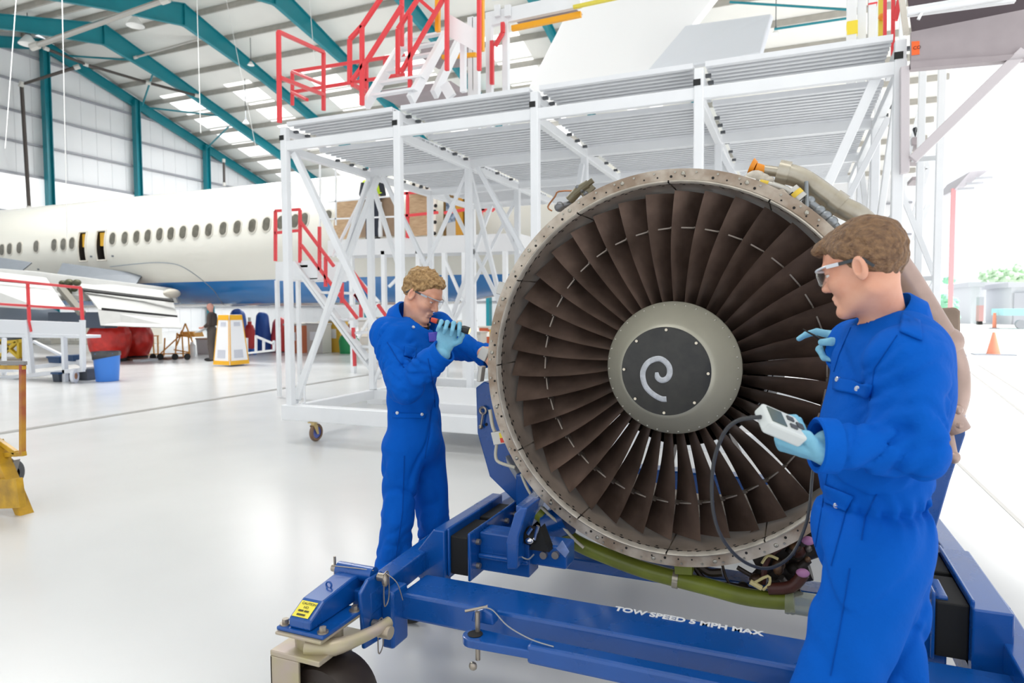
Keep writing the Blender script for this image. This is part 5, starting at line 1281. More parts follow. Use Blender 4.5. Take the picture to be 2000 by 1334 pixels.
def cov_fn_l(P):
    d = eval_prims(P, cov2)
    d = np.maximum(d, -sd_ell(P, np.array(nk2)+np.array(Rl@Vector((.03,0,.0))), (.080,.072,.085), npm(frame(Fl,.5))))
    q = P.copy(); q[...,2] *= .35
    d = d + .007*nz(q, 14, 3.) + .0025*nz(q, 36, 2.5)
    d = d + arm_fold(P, sR, eR, .015, 1.) + arm_fold(P, eR, wR, .014, 2.) + arm_fold(P, eL, wL, .013, 3.) + arm_fold(P, kR, aR2, .009, 4., .2, .5) + arm_fold(P, kL, aL2, .009, 6., .2, .5)
    d = d + .015*crease(P, RlN, (1.,.8,.42), 13, 3.) + .013*crease(P, npm(Rl@Matrix.Rotation(.7,3,'X')), (.8,1.2,.4), 16, 6.) + .012*crease(P, npm(Rl@Matrix.Rotation(-.6,3,'X')), (.8,1.2,.4), 19, 1.)
    z = P[...,2]
    return d + .006*np.exp(-((z-wz_l)/.03)**2)
lo,hi = bounds(cov2, .03)
covl = implicit('coverall', cov_fn_l, lo, hi, .0085, m_cov, man2)
tr = bvh(covl)
hc = A(824,577,3.39); yh = math.radians(24); Fh = (rh*math.cos(yh) - fh*math.sin(yh))
Rh = frame(Fh, .50, -.05)
sty = dict(line=((-.12,-.09,-.05,-.03,-.012,.02,.05,.075,.12),(-.058,-.055,-.040,-.012,-.006,.028,.058,.074,.078)), t0=.010, t1=.020, amp=.0062, kind='curly', bar=M('spectacle_bar_grey','#a6adb4',.3),
           extra=())
chest = [('e', A(812,665,3.42), (.075,.12,.09), RlN, 0)]
make_head(man2, hc, Rh, M('skin_fair','#e8b49a',.5,var=.08,vscale=14,col2='#de9f82',spec=.35), M('hair_fair','#bd9a68',.6,var=.35,vscale=70,col2='#86653c',bump=.7,bscale=120), sty, nk2 + Rl@Vector((-.01,0,-.02)), chest)
collar(man2, A(806,630,3.42), frame(Fl,.50), (.096,.088), .075, 1.0, m_cov, .5)
MB().lathe([(.068,-.05),(.070,.0),(.064,.012),(.058,.008),(.058,-.05)], A(814,632,3.42), Rl@Vector((.45,0,.9)), 28).build('dark_undershirt', M('undershirt_black','#15171c',.8), man2, smooth=True)
cloth_patch(tr, [(790,676),(812,680),(811,700),(788,696)], 'pocket_flap', m_cov, covl)
cloth_patch(tr, [(836,650),(858,648),(856,668),(838,668)], 'chest_badge', M('badge_violet','#5a54c8',.6), covl, .003, solid=.002)
cloth_patch(tr, [(768,806),(832,808),(830,817),(768,816)], 'pocket_flap', m_cov, covl)
studs(tr, [(777,806),(823,809),(806,640),(840,634)], covl, .008)
for px in ([(836,700),(848,760),(850,800)],[(842,800),(838,850),(828,900)],[(790,890),(786,1000),(770,1110)],[(756,668),(775,700),(790,720)]): seam(tr, px, covl, .003)
for w_,e_,rr_ in ((wR,eR,.062),(wL,eL,.062)):
    ax = (w_-e_).normalized(); MB().lathe([(rr_-.006,-.03),(rr_,-.028),(rr_,.012),(rr_-.004,.016),(rr_-.012,.012),(rr_-.014,-.03)], w_+ax*.045, ax, 28).build('cuff', m_cov, covl, smooth=True)
hcn = A(873,656,3.08)
make_glove(man2, hcn, UP*.95+RT*.25, -FW*.9+RT*.1, 1, [(1.35,1.5,1.0),(1.3,1.5,1.0),(1.25,1.45,1.0),(1.15,1.4,.9),(.5,.3)], wR + (wR-eR).normalized()*.04, .042, s=1.12)
make_glove(man2, A(962,690,3.36), RT*.95-FW*.25, -UP*.5+FW*.5, -1, [(.3,.4,.3)]*4+[(.5,.5)], wL + (wL-eL).normalized()*.03, .036, mat=M('skin_fair'), name='hand')
for a_ in (aR2,aL2):
    p = V(a_.x,a_.y,0); b = MB(); b.ell(p+Fl*.06+V(0,0,.05),(.15,.055,.055),16,10,rot=Rl).ell(p+V(0,0,.09),(.06,.055,.09),14,10,rot=Rl); b.build('boot', m_boot, man2, smooth=True)
fl_ = thing('torch', 'small black torch with red tail held in the gloved hand at the engine rim', 'torch', hcn)
tdir = unit(RT*.93 - UP*.28 - FW*.05); tc = hcn + UP*.050 - FW*.030 + RT*.012
MB().lathe([(0,-.06),(.011,-.058),(.013,-.04),(.013,.055),(.018,.07),(.018,.095),(.015,.098)], tc, tdir, 18).build('torch_body', M('torch_black','#1a1a1b',.4), fl_, smooth=True)
MB().lathe([(0,-.088),(.010,-.086),(.012,-.075),(.012,-.056)], tc, tdir, 16).build('red_tail_cap', M('torch_red','#c4442c',.4), fl_, smooth=True)
MB().lathe([(.0149,.0975),(.010,.102),(0,.104)], tc, tdir, 16).build('lit_tip', M('torch_glow','#ffe9a0',.3,emit='#ffd890',estr=1.5), fl_, smooth=True)
# ------------------------------------------------------------------ two distant people
def simple_person(label, px, Y, foot_z, fdir, cols, h=1.74, bald=True, pose='stand', name='person'):
    base = aY(px, 620, Y); base.z = foot_z
    R = frame(fdir); Rn = npm(R); L = lambda x,y,z: base + R@Vector((x,y,z*h/1.75))
    t = thing(name, label, 'person', base)
    body = [('e', L(.03,0,1.62), (.105,.078,.125), Rn, 0), ('c', L(0,0,1.5), L(-.02,0,1.38), .055, .06, .03), ('e', L(-.01,0,1.2), (.10,.15,.2), Rn, .04)]
    hs = []
    for s in (1,-1):
        el = L(-.02,s*.24,1.12); wr = L(.22,s*.14,1.0); body += [('c', L(-.02,s*.18,1.38), el, .045,.04,.03), ('c', el, wr, .04,.032,.02), ('e', wr+R@Vector((.06,0,0)), (.06,.03,.035), Rn, .02)]
    lo,hi = bounds(body,.02); implicit('body', lambda P: eval_prims(P, body), lo, hi, .012, M('skin_far','#d9a090',.5), t)
    sh = [('e', L(-.01,0,1.25), (.135,.19,.24), Rn, 0), ('e', L(-.01,0,1.38), (.10,.19,.07), Rn, .05)]
    for s in (1,-1): sh += [('c', L(-.02,s*.18,1.38), L(-.02,s*.24,1.12), .065,.06,.03), ('c', L(-.02,s*.24,1.12), L(.10,s*.19,1.05), .058,.052,.02)]
    lo,hi = bounds(sh,.02); implicit(cols[2], lambda P: eval_prims(P, sh)+.004*nz(P,30), lo, hi, .013, cols[0], t)
    tr_ = [('e', L(0,0,.95), (.13,.17,.14), Rn, 0)]
    for s in (1,-1): tr_ += [('c', L(0,s*.09,.9), L(.02,s*.10,.5), .095,.075,.04), ('c', L(.02,s*.10,.5), L(-.02,s*.11,.08), .072,.07,.02)]
    lo,hi = bounds(tr_,.02); implicit('trousers', lambda P: eval_prims(P, tr_)+.004*nz(P,26), lo, hi, .013, cols[1], t)
    for s in (1,-1): MB().ell(L(.06,s*.11,.05),(.15,.055,.055),12,8,rot=R).build('shoe', m_boot, t, smooth=True)
    return t, L, R
t, L, R = simple_person('bald person in a dark brown jumper reading papers beside the yellow-edged floor sign', 413, 15.2, 0, -rh, (M('jumper_brown','#4a3f3a',.8), M('trousers_grey_brown','#5c534d',.8), 'jumper'), 1.78)
ft = worldloc(t)
b = MB(); c = L(.30,0,.98); b.add([c+R@Vector((-.16,-.2,.02)),c+R@Vector((.14,-.2,-.12)),c+R@Vector((.14,.2,-.12)),c+R@Vector((-.16,.2,.02))],[(0,1,2,3)])
pp = thing('paper_sheets', 'white sheets of paper held by the bald person', 'papers', c); b.build('sheets', M('paper_white','#f6f6f6',.6), pp, solid=.01)
t, L, R = simple_person('person in a yellow hi-vis vest standing on the dock above the plywood sheets', 731, 13.9, aY(731,470,13.9).z, -fh, (M('hivis_yellow','#c8e42a',.6), M('trousers_navy','#2a2f3c',.8), 'vest'), 1.8)
for s in (1,-1): MB().tube([L(-.02,s*.20,1.37), L(-.02,s*.26,1.1), L(.12,s*.2,1.02)], [.085,.08,.07], 12).build('dark_sleeve', M('sleeve_navy','#262b35',.8), t, smooth=True)
# ================================================================== things standing about the hangar
m_white = M('bench_white', '#e6e9ee', .45)
m_yel = M('stand_yellow', '#d8a71f', .45, var=.35, vscale=7, col2='#a37d1c')
def bm(t, name, mat, pairs, w, Y=None, up=(0,1,0), h=None):
    for p,q in pairs:
        a_ = aY(p[0],p[1],Y) if len(p)==2 else aY(*p); c_ = aY(q[0],q[1],Y) if len(q)==2 else aY(*q)
        MB().beam(a_,c_,w,h or w,up=up).build(name, mat, t, bevel=.004)
# yellow step stand at the left edge
ys = thing('step_stand', 'worn yellow steel step stand with a wheel at the left edge', 'step stand', aZ(10,1000,0))
Yg = 3.2
bm(ys,'upright',M('stand_yellow_red','#c99a22',.45,var=.5,vscale=4,col2='#9c3f33'),[((44,712),(44,888))],.035,Yg)
bm(ys,'top_rail',m_yel,[((-60,716),(48,718))],.03,Yg); bm(ys,'top_cap',M('cap_steel','#8a8886',.4,metal=.5),[((-60,708),(50,709))],.03,Yg)
bm(ys,'lower_rail',m_yel,[((10,888),(48,886)),((-30,842),(32,885))],.035,Yg)
bm(ys,'stringer',m_yel,[((-10,862),(50,1008))],.06,Yg-.02,h=.10)
bm(ys,'step',m_yel,[((-60,968),(42,962))],.22,Yg-.1,h=.05); bm(ys,'rear_leg',m_yel,[((-50,905),(10,900)),((0,985),(45,990))],.04,Yg+.1)
c = aY(22,925,Yg+.1); b = MB(); b.lathe([(.05,-.03),(.09,-.03),(.11,-.02),(.11,.02),(.09,.03),(.05,.03)],c,(1,.3,0),24); b.build('wheel',M('wheel_grey','#4b4c50',.5),ys,smooth=True)
bm(ys,'wheel_fork',M('cap_steel'),[((30,895),(22,925))],.05,Yg+.05)
# white bench platform with red rails
wp = thing('bench_platform', 'white wheeled bench platform with red rails under the wing flaps', 'platform', aZ(90,745,0))
Yw = 9.6
MB().prism([aY(x,y,Yw) for x,y in ((-60,622),(160,630),(163,654),(-60,650))],(0,.06,0)).build('side_panel', m_white, wp, bevel=.01)
MB().prism([aY(x,y,Yw) for x,y in ((-60,650),(163,655),(163,661),(-60,658))],(0,.4,0)).build('deck', m_white, wp, bevel=.01)
bm(wp,'leg',m_white,[((53,625),(63,730)),((125,658),(128,748)),((161,625),(162,722))],.09,Yw); bm(wp,'leg',m_white,[((48,660),(50,740)),((8,660),(8,745))],.08,Yw+.5)
bm(wp,'stretcher',m_white,[((60,733),(163,722)),((-60,745),(60,733))],.09,Yw); bm(wp,'stretcher',m_white,[((60,718),(160,706)),((-60,728),(32,723))],.09,Yw+.45); bm(wp,'brace',m_white,[((66,667),(165,716))],.06,Yw+.7)
bm(wp,'red_rail',m_red,[((-60,540),(157,562)),((-60,590),(159,604)),((54,551),(57,625)),((157,562),(161,625)),((57,625),(62,648))],.055,Yw)
# yellow axle jack behind it
yj = thing('yellow_jack', 'yellow crossed steel jack behind the white bench platform', 'jack', aZ(20,715,0))
bm(yj,'cross_bar',M('jack_yellow','#e0bc2a',.45),[((-5,700),(34,668)),((0,665),(40,700)),((-20,672),(60,664))],.10,13.0); bm(yj,'jack_post',M('jack_yellow'),[((38,663),(38,708))],.1,13.0); bm(yj,'jack_foot',m_pin,[((-20,706),(45,704))],.12,13.0)
# bin, crates, tape
c = aZ(210,744,0)
bn = thing('waste_bin', 'blue plastic bin with a black liner standing on the floor by the red covers', 'bin', c)
MB().lathe([(0,0),(.215,0),(.225,.01),(.265,.60),(.27,.62),(.255,.62),(.21,.03),(0,.03)],c,seg=32).build('bin_body', M('bin_blue','#3d83e0',.4), bn, smooth=True)
rows=[]; rr=random.Random(3)
for k in range(33):
    a_=2*PI*k/32; e=.02*math.sin(5*a_)+.015*math.sin(9*a_); low=.52+.05*math.sin(a_*1+1)
    rows.append([c+V(.26*math.cos(a_),.26*math.sin(a_),.60), c+V((.285+e)*math.cos(a_),(.285+e)*math.sin(a_),.655), c+V((.283+e*.6)*math.cos(a_),(.283+e*.6)*math.sin(a_),.62), c+V((.275)*math.cos(a_),(.275)*math.sin(a_),low)])
MB().grid(rows).build('liner', M('liner_black','#4a4b4d',.35), bn, smooth=True, solid=.004)
def crate(label, p, Y, w, d, h, m, z=0, name='crate', grp=None, lidm=None):
    c = aY(p[0],p[1],Y); c.z = z
    t = thing(name, label, name.split('_')[-1], c, grp)
    MB().add([(c.x-w/2*.9,c.y,z),(c.x+w/2*.9,c.y,z),(c.x+w/2*.9,c.y+d,z),(c.x-w/2*.9,c.y+d,z),(c.x-w/2,c.y-.02,z+h),(c.x+w/2,c.y-.02,z+h),(c.x+w/2,c.y+d+.02,z+h),(c.x-w/2,c.y+d+.02,z+h)],[(0,3,2,1),(0,1,5,4),(1,2,6,5),(2,3,7,6),(3,0,4,7),(4,5,6,7)]).build('box_body', m, t, bevel=.01)
    MB().box(c.x-w/2-.015,c.x+w/2+.015,c.y-.035,c.y+d+.035,z+h-.03,z+h+.012).build('rim', lidm or m, t, bevel=.006)
    return t
m_cg = M('crate_grey','#5d616b',.5); m_cn = M('crate_navy','#21456e',.5); m_cb = M('crate_slate','#2f3a48',.5)
crate('dark grey plastic crate between the bench platform and the blue bin', (160,745), 9.95, .42, .4, .25, m_cg)
crate('slate crate with navy side under the bench platform', (110,748), 9.5, .24, .4, .2, m_cb, lidm=m_cn)
crate('navy lidded box on the bench platform stretcher, behind its middle leg', (106,720), 9.95, .42, .2, .14, m_cn, z=aY(106,712,10.05).z+.045)
crate('navy lidded box on the bench platform stretcher, right of its middle leg', (139,718), 9.95, .2, .2, .13, m_cn, z=aY(139,708.5,10.05).z+.045)
c = aZ(146,748,0); tp = thing('tape_roll', 'white roll of tape with brown core under the bench platform', 'tape', c)
MB().lathe([(.07,-.03),(.15,-.03),(.15,.03),(.07,.03)],c+V(0,0,.15),(.8,.5,0),28,closed=True).build('tape_ring', M('tape_white','#dcdfe8',.4), tp, smooth=True)
MB().lathe([(.055,-.032),(.07,-.032),(.07,.032),(.055,.032)],c+V(0,0,.15),(.8,.5,0),28,closed=True).build('core_ring', M('card_brown','#a77b60',.6), tp, smooth=True)
# red fabric covers
m_cover = M('cover_red','#e0352b',.28,var=.25,vscale=4,col2='#bd231c',bump=.2,bscale=12)
def cover(label, px, py, w, d, h, seed):
    c = aZ(px,py,0); t = thing('fabric_cover', label, 'cover', c, 'red fabric covers')
    def fn(P):
        q = P-np.array(c,np.float32); z = q[...,2]
        e = sd_ell(P,(c.x,c.y,h*.50),(w/2*1.05,d/2*1.05,h*.56)); e = np.maximum(e, .03-z)
        return e + .035*nz(P,5,seed)+.018*nz(P,13,seed+2) + .02*np.abs(nz(P*np.array((1,1,.25),np.float32),16,seed))
    implicit('cover_cloth', fn, (c.x-w,c.y-d,-.05),(c.x+w,c.y+d,h+.2), .035, m_cover, t)
    MB().lathe([(w*.36,.02),(w*.36,.10),(w*.3,.12),(0,.12)],c,seg=20).build('base_tray', m_black, t)
cover('red fabric cover behind the blue bin', 216, 706, 1.25, 1.1, 1.36, 1.)
cover('red fabric cover further from the bin, beside the orange trolley', 265, 701, 1.0, 1.0, 1.36, 5.)
# boards on the floor
for k,(lab,(x0,x1,y),m_) in enumerate((('brown flat board on the floor in front of the red covers',(252,302,703),M('board_brown','#7d5a48',.6)),('pale flat board on the floor in front of the red covers',(274,320,705),M('board_pale','#c9ccd0',.5)),('brown flat board under the orange trolley',(318,374,701),M('board_brown')))):
    a_=aZ(x0,y,0); c_=aZ(x1,y-2,0); t=thing('floor_board',lab,'board',a_); MB().box(a_.x,c_.x,a_.y-.25,a_.y+.35,0,.06).build('board',m_,t)
# orange tube trolley
ot = thing('tube_trolley', 'orange steel tube trolley under the wing, right of the red covers', 'trolley', aZ(330,702,0))
m_or = M('trolley_orange','#f2b04c',.45); Yo = 16.2
bm(ot,'tube',m_or,[((290,655),(290,700)),((299,655),(301,700)),((308,656),(309,700)),((322,660),(320,695)),((346,650),(342,698)),((355,645),(358,698)),((368,655),(370,697)),((288,692),(370,690)),((312,692),(352,655)),((345,652),(375,660)),((298,700),(370,697)),((340,683),(368,688)),((345,675),(362,632)),((362,632),(376,668)),((346,655),(380,655)),((286,656),(310,656))],.036,Yo)
MB().prism([aY(x,y,Yo+.3) for x,y in ((352,648),(376,648),(380,658),(350,658))],(0,.4,0)).build('yellow_tray', m_or, ot)
b=MB()
for x in (299,313,342,366): b.lathe([(.0,-.03),(.1,-.03),(.1,.03),(0,.03)],aZ(x,703,0)+V(0,0,.1),(1,0,0),16)
b.build('wheel', m_black, ot)
# A-shaped floor sign with four tapering sides
c = aZ(452,714,0); sg = thing('floor_sign', 'tall white tapering floor sign edged in yellow beside the bald person', 'sign', c)
m_sy = M('sign_yellow','#f2b41e',.45); m_sw = M('sign_white','#f2f2f4',.4); m_sg = M('sign_print_grey','#c9ccd6',.5)
hb, ht, H_ = .33, .34, 1.42; rot = Matrix.Rotation(math.radians(-4),3,'Z')
def sgp(u,v,side):
    w = hb+(ht*.62-hb)*v; p = Vector((u*w,-w,v*H_)); return c + rot @ (Matrix.Rotation(side*PI/2,3,'Z') @ p)
for s_ in range(4):
    fc = MB().add([sgp(-1,0.03,s_),sgp(1,0.03,s_),sgp(1,1,s_),sgp(-1,1,s_)],[(0,1,2,3)]).build('sign_face', m_sw, sg, solid=.02)
    def pt(name,u0,u1,v0,v1,m_,e=.012,lip=None):
        n_ = (rot @ (Matrix.Rotation(s_*PI/2,3,'Z') @ Vector((0,-1,.1))))*e
        MB().prism([sgp(u0,v0,s_)+n_,sgp(u1,v0,s_)+n_,sgp(u1,v1,s_)+n_,sgp(u0,v1,s_)+n_], n_*.4).build(name,m_,fc)
    pt('yellow_band',-1,1,.03,.11,m_sy); pt('yellow_band',-1,1,.90,1,m_sy); pt('yellow_edge',-1,-.9,.1,.95,m_sy); pt('yellow_edge',.9,1,.1,.95,m_sy)
    pt('print_block',-.55,.45,.16,.32,m_sg); pt('print_block',-.4,.5,.78,.86,m_sg)
MB().add([sgp(-1,1,0),sgp(1,1,0),sgp(-1,1,2),sgp(1,1,2)],[(0,1,2,3)]).build('top_cap', m_sw, sg, solid=.02)
# grey chest with brown lid, white bottle
crate('pale grey chest with a brown lid behind the bald person', (396,690), 17.5, .6, .5, .55, M('chest_grey','#c4c6cc',.5), lidm=M('lid_brown','#a37c62',.5), name='storage_chest')
c = aZ(376,696,0); t = thing('white_bottle','small white bottle on the floor right of the orange trolley','bottle',c); MB().lathe([(0,0),(.1,0),(.1,.38),(.05,.43),(.05,.48),(0,.48)],c,seg=16).build('bottle_body',M('bottle_white','#f1f4f6',.4),t,smooth=True)
# blue and red covered equipment on a white trolley
def drape(name,label,cat,px,py,w,d,h,mat,seed,grp=None,Y=None):
    c = aZ(px,py,0); t = thing(name,label,cat,c,grp)
    def fn(P):
        e = sd_cap(P,(c.x,c.y,.05),(c.x,c.y,h-w*.35),w*.5,w*.34)
        e = np.maximum(e,.02-P[...,2]); return e+.03*nz(P*np.array((1,1,.3),np.float32),9,seed)+.015*nz(P*np.array((1,1,.3),np.float32),22,seed)
    implicit('cloth',fn,(c.x-w,c.y-w,-.05),(c.x+w,c.y+w,h+.1),.04,mat,t); return t
m_tarp = M('tarp_blue','#1f55a8',.4,bump=.2,bscale=9); m_pinkc = M('cover_coral','#e0565a',.4,bump=.2,bscale=9)
drape('blue_tarpaulin','blue tarpaulin cover standing right behind the floor sign','cover',466,690,.78,.8,1.6,m_tarp,2.)
drape('blue_tarpaulin','smaller blue tarpaulin draped over the white trolley','cover',514,688,.66,.7,1.5,m_tarp,6.)
drape('coral_cover','coral red cover beside the left post of the platform','cover',549,687,.85,.8,1.3,m_pinkc,8.)
c = aZ(489,692,0); t = thing('gas_bottle','red upright gas bottle beside the floor sign','gas bottle',c); MB().lathe([(0,0),(.17,0),(.17,.85),(.13,1.0),(.07,1.06),(.07,1.15),(0,1.15)],c,seg=20).build('bottle_shell',M('bottle_red','#c02a26',.4),t,smooth=True); MB().lathe([(0,1.15),(.05,1.15),(.05,1.3),(0,1.3)],c,seg=10).build('bottle_cap',m_alu,t)
wt = thing('white_trolley','low white tube trolley with blue wheels in front of the covers','trolley',aZ(510,692,0))
bm(wt,'tube',m_al,[((483,690),(536,684)),((482,660),(482,690)),((500,655),(500,687)),((515,662),(515,686)),((535,665),(535,684)),((500,657),(536,672))],.06,15.2)
b=MB()
for x in (487,497): b.lathe([(.0,-.04),(.11,-.04),(.11,.04),(0,.04)],aZ(x,693,0)+V(0,0,.11),(1,0,0),16)
b.build('blue_wheel',M('wheel_blue','#2e6fc4',.4),wt)
# things seen through the platform
c = aZ(682,690,0); gb = thing('green_bin','green bin with a dark lid seen through the platform legs','bin',c)
MB().lathe([(0,0),(.32,0),(.36,.45),(.3,.62),(0,.62)],c,seg=24).build('bin_body',M('bin_green','#1f9a58',.4),gb,smooth=True); MB().lathe([(0,.85),(.08,.84),(.26,.64),(.31,.60)],c,seg=24).build('lid',M('lid_dark','#3f4a48',.5),gb,smooth=True)
rr = random.Random(11); pal = ['#d98058','#c9a47a','#d8d4cc','#b9542f','#e0b23c','#7a4436','#cfd3d8','#3c6a9c']
spots = [(570,690),(592,676),(615,690),(632,672),(648,688),(664,668),(712,684),(728,672),(742,692),(905,676),(925,690),(950,672),(970,688)]
nm_ = ['orange','tan','off-white','rust','yellow','brown','light grey','steel blue']
adj = ['lowest left','second','third','fourth','fifth','sixth','seventh','eighth','ninth','tenth','eleventh','twelfth','last']
for k,(x,y) in enumerate(spots):
    ci = k%8; c = aZ(x,y,0); w = rr.uniform(.5,.9); h = rr.uniform(.7,1.25)
    lab = '%s stores box on the far floor, %s along from the left platform post' % (nm_[ci], adj[k])
    t = thing('stores_box', lab, 'box', c, 'stores boxes seen through the platform'); MB().box(c.x-w/2,c.x+w/2,c.y,c.y+.5,0,h).build('box_body',M('stores_%d'%ci,pal[ci],.55),t,bevel=.015)
    MB().box(c.x-w/2-.02,c.x+w/2+.02,c.y-.02,c.y+.52,h-.02,h+.05).build('lid',M('stores_lid','#c8c4bc',.5),t)
    MB().box(c.x-w*.28,c.x+w*.28,c.y-.015,c.y,h*.45,h*.75).build('paper_label',M('paper_white'),t)
# far benches and yellow frames below the fuselage
for k in range(5):
    x = 20+k*62; c = aZ(x,672,0); t = thing('tool_cabinet', ['off-white tool cabinet farthest left under the wing','off-white tool cabinet behind the white bench platform','off-white tool cabinet behind the red covers','off-white tool cabinet behind the orange trolley','off-white tool cabinet behind the grey chest'][k], 'cabinet', c, 'far tool cabinets')
    MB().box(c.x-.68,c.x+.68,c.y,c.y+.8,0,1.05).build('cabinet_body',M('cabinet_cream','#d9d5c9',.5),t,bevel=.02)
    for j in range(3):
        d_=MB().box(c.x-.64+j*.43,c.x-.24+j*.43,c.y-.03,c.y,.15,.98).build('door',M('cabinet_door','#e3e0d6',.5),t,bevel=.008); MB().box(c.x-.30+j*.43,c.x-.275+j*.43,c.y-.06,c.y-.03,.5,.7).build('handle',m_black,d_)
    b=MB(); rr=random.Random(20+k)
    y_=thing('yellow_fixture',['yellow lifting fixture on the leftmost far cabinet','yellow lifting fixture on the cabinet behind the bench platform','yellow lifting fixture on the cabinet behind the red covers','yellow lifting fixture above the orange trolley','yellow lifting fixture above the grey chest'][k],'fixture',V(c.x,c.y,1.05),'yellow lifting fixtures')
    MB().box(c.x-.6,c.x+.6,c.y+.2,c.y+.3,1.3,1.42).build('bar',m_sy,y_)
    for j in range(4): xx=c.x-.55+j*.36; MB().box(xx-.05,xx+.05,c.y+.15,c.y+.35,1.05,1.5).build('leg',m_sy,y_); 
# ------------------------------------------------------------------ outside the open end
c = aZ(1940,693,0); c.z=-.03; cn = thing('traffic_cone','orange traffic cone with a dark foot on the bright apron','cone',c,)
MB().lathe([(.0,.75),(.04,.75),(.19,.06),(.19,.05),(0,.05)],c,seg=20).build('cone_body',M('cone_orange','#f59a7c',.5),cn,smooth=True); MB().box(c.x-.55,c.x+.55,c.y-.3,c.y+.3,-.03,.03).build('cone_foot',M('cone_foot','#9aa0a8',.6),cn)
c = aZ(1942,641,0); c.z=-.03; mk = thing('marker_post','small orange marker post beyond the traffic cone','post',c); MB().lathe([(0,1.1),(.09,1.1),(.14,.05),(0,.05)],c,seg=12).build('post_body',M('cone_orange'),mk); MB().lathe([(0,.06),(.3,.06),(.3,0),(0,0)],c,seg=12).build('post_foot',M('cone_foot'),mk)
def bld(label,x0,x1,yt,yb,Y,m_,grp='apron buildings'):
    a_=aY(x0,yb,Y); c_=aY(x1,yt,Y); t=thing('apron_building',label,'building',V((a_.x+c_.x)/2,Y,0),grp)
    MB().box(a_.x,c_.x,Y,Y+8,-.03,c_.z).build('building_shell',m_,t); MB().box(a_.x-.3,c_.x+.3,Y-.3,Y+8.3,c_.z,c_.z+.4).build('roof_edge',M('roof_edge_grey','#c9cbd0',.6),t); return t,a_,c_
m_b1=M('building_pale','#d7dade',.7)
t,a_,c_=bld('pale block building left of the dark doorway on the apron',1896,1914,560,620,70,m_b1)
t,a_,c_=bld('wide pale hangar building behind the cone',1920,1972,558,622,84,m_b1)
t,a_,c_=bld('pale building with a dark open bay at the right edge',1974,2060,560,618,68,m_b1); p=aY(1980,572,67.9); q_=aY(2050,612,67.9); MB().box(p.x,q_.x,67.7,67.95,0,p.z).build('open_bay',M('bay_grey','#b5b8be',.7),t)
t=thing('parked_trailer','pale cyan sheeted trailer in front of the right edge building','trailer',aZ(1985,622,0)); p=aY(1960,603,55);q_=aY(2060,612,55); MB().box(p.x,q_.x,55,58,.9,p.z).build('sheet',M('sheet_cyan','#a9dbe2',.6),t); 
b=MB()
for x in (p.x+1,p.x+3): b.cyl((x,54.9,.3),(x,55.3,.3),.3,16)
b.build('wheel',M('wheel_pale','#9fa3a8',.6),t)
t=thing('equipment_cart','reddish cart in the doorway beside the pale block building','cart',aZ(1917,622,0)); p=aY(1913,580,66);q_=aY(1921,618,66); MB().box(p.x,q_.x,66,67,.3,p.z*.7).build('cart_body',M('cart_red','#c69a98',.6),t); MB().box(p.x,q_.x,66,67,p.z*.7,p.z).build('cart_top',M('bay_grey'),t); MB().box(p.x,q_.x,66.2,66.8,0,.3).build('cart_wheel',m_black,t)
# tree outside, leaf colour paled to stand in for overexposure
c=aY(1960,580,98); t=thing('leafy_tree','pale green tree behind the apron buildings','tree',V(c.x,98,0)); rr=random.Random(5)
b=MB()
for k in range(160):
    p=V(c.x+rr.gauss(0,.9),98+rr.gauss(0,.9),5.2+rr.gauss(0,.35)); b.ell(p,(.4,.4,.3),6,4)
b.build('crown',M('leaf_green_overexposed','#bcd6b8',.7),t); MB().cyl((c.x,98,0),(c.x,98,5.1),.15,8).build('trunk',M('bark','#8b8175',.8),t)
for k,(x,y) in enumerate(((1850,590),(1830,600))):
    YH=60+6*k; c=aY(x,610,YH); t=thing('green_hedge',['green bush beside the red post','green bush behind the access tower'][k],'bush',V(c.x,YH,0)); b=MB()
    for j in range(70): b.ell(V(c.x+rr.gauss(0,.22),YH+rr.gauss(0,.6),abs(rr.gauss(1.2,.9))),(.35,.35,.3),6,4)
    b.build('crown',M('leaf_bright','#9fdcb8',.7),t); MB().cyl((c.x,YH,0),(c.x,YH,1.5),.1,6).build('stem',M('bark'),t)
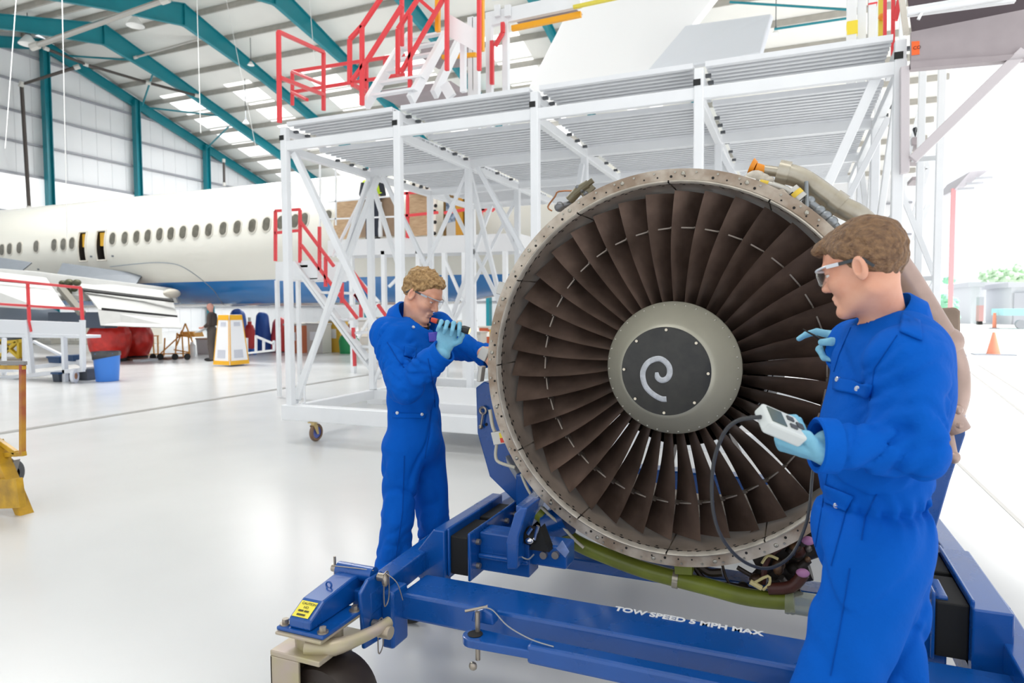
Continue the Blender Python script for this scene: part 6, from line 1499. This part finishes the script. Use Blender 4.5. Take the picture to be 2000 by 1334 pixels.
# red door post and canopy; lens flare paled into the post's red
pt_=aY(1863,368,46); t=thing('red_post','tall red steel post carrying a ribbed canopy outside','post',V(pt_.x,46,0)); MB().box(pt_.x-.11,pt_.x+.11,46,46.2,-.03,pt_.z).build('shaft',M('post_red_flared','#f3aaae',.5),t)
p0=aY(1863,372,46);p1=aY(1932,330,44); MB().prism([p0,aY(1880,368,46),aY(1932,332,44),aY(1895,335,44)],(0,6,.3)).build('canopy',M('canopy_grey','#c2bfc6',.5),t)
for f in (.3,.55,.8): 
    a_=p0.lerp(p1,f); MB().beam(a_-V(.3,0,.25),a_+V(.5,0,-.25),.12,.12).build('canopy_rib',M('roof_edge_grey'),t)
# ================================================================== camera, light, view
cd = bpy.data.cameras.new('camera'); cam = bpy.data.objects.new('camera', cd); COL.objects.link(cam)
cd.sensor_width = 36; cd.lens = 36*F_PX/2000; cd.clip_start = .05; cd.clip_end = 500
cam.matrix_world = Matrix((RT, UP, -FW)).transposed().to_4x4(); cam.location = CAMPOS
cd.dof.use_dof = True; cd.dof.focus_distance = 2.65; cd.dof.aperture_fstop = 4.0
SC.camera = cam
w = bpy.data.worlds.new('sky'); SC.world = w; w.use_nodes = True
bg = w.node_tree.nodes['Background']; bg.inputs['Color'].default_value = (.93,.96,1,1); bg.inputs['Strength'].default_value = 1.25
def area(name, loc, rot, sx, sy, e, col=(1,1,1)):
    l = bpy.data.lights.new(name,'AREA'); l.shape = 'RECTANGLE'; l.size = sx; l.size_y = sy; l.energy = e; l.color = col
    o = bpy.data.objects.new(name, l); COL.objects.link(o); o.location = loc; o.rotation_euler = rot; return o
area('fill_near', (-1.5,1.0,10.2), (0,0,0), 7, 3, 200)  # unseen fill lamp added overhead to brighten the foreground
area('fill_far', (-18,12,13.2), (0,0,0), 14, 4, 2600)  # unseen fill lamp added so the mid floor bounces light to the roof
area('fill_back', (-25,36,14.5), (0,0,0), 20, 6, 4500)  # area lamp added below the skylight sheets to brighten the far end
sl_ = bpy.data.lights.new('sun','SUN'); sl_.energy = 6; sl_.angle = .05; so = bpy.data.objects.new('sun', sl_); COL.objects.link(so)
so.rotation_euler = (math.radians(3), math.radians(28), 0)
SC.view_settings.view_transform = 'Standard'; SC.view_settings.look = 'None'; SC.view_settings.gamma = 1; SC.view_settings.exposure = 0.0
SC.view_settings.use_curve_mapping = False
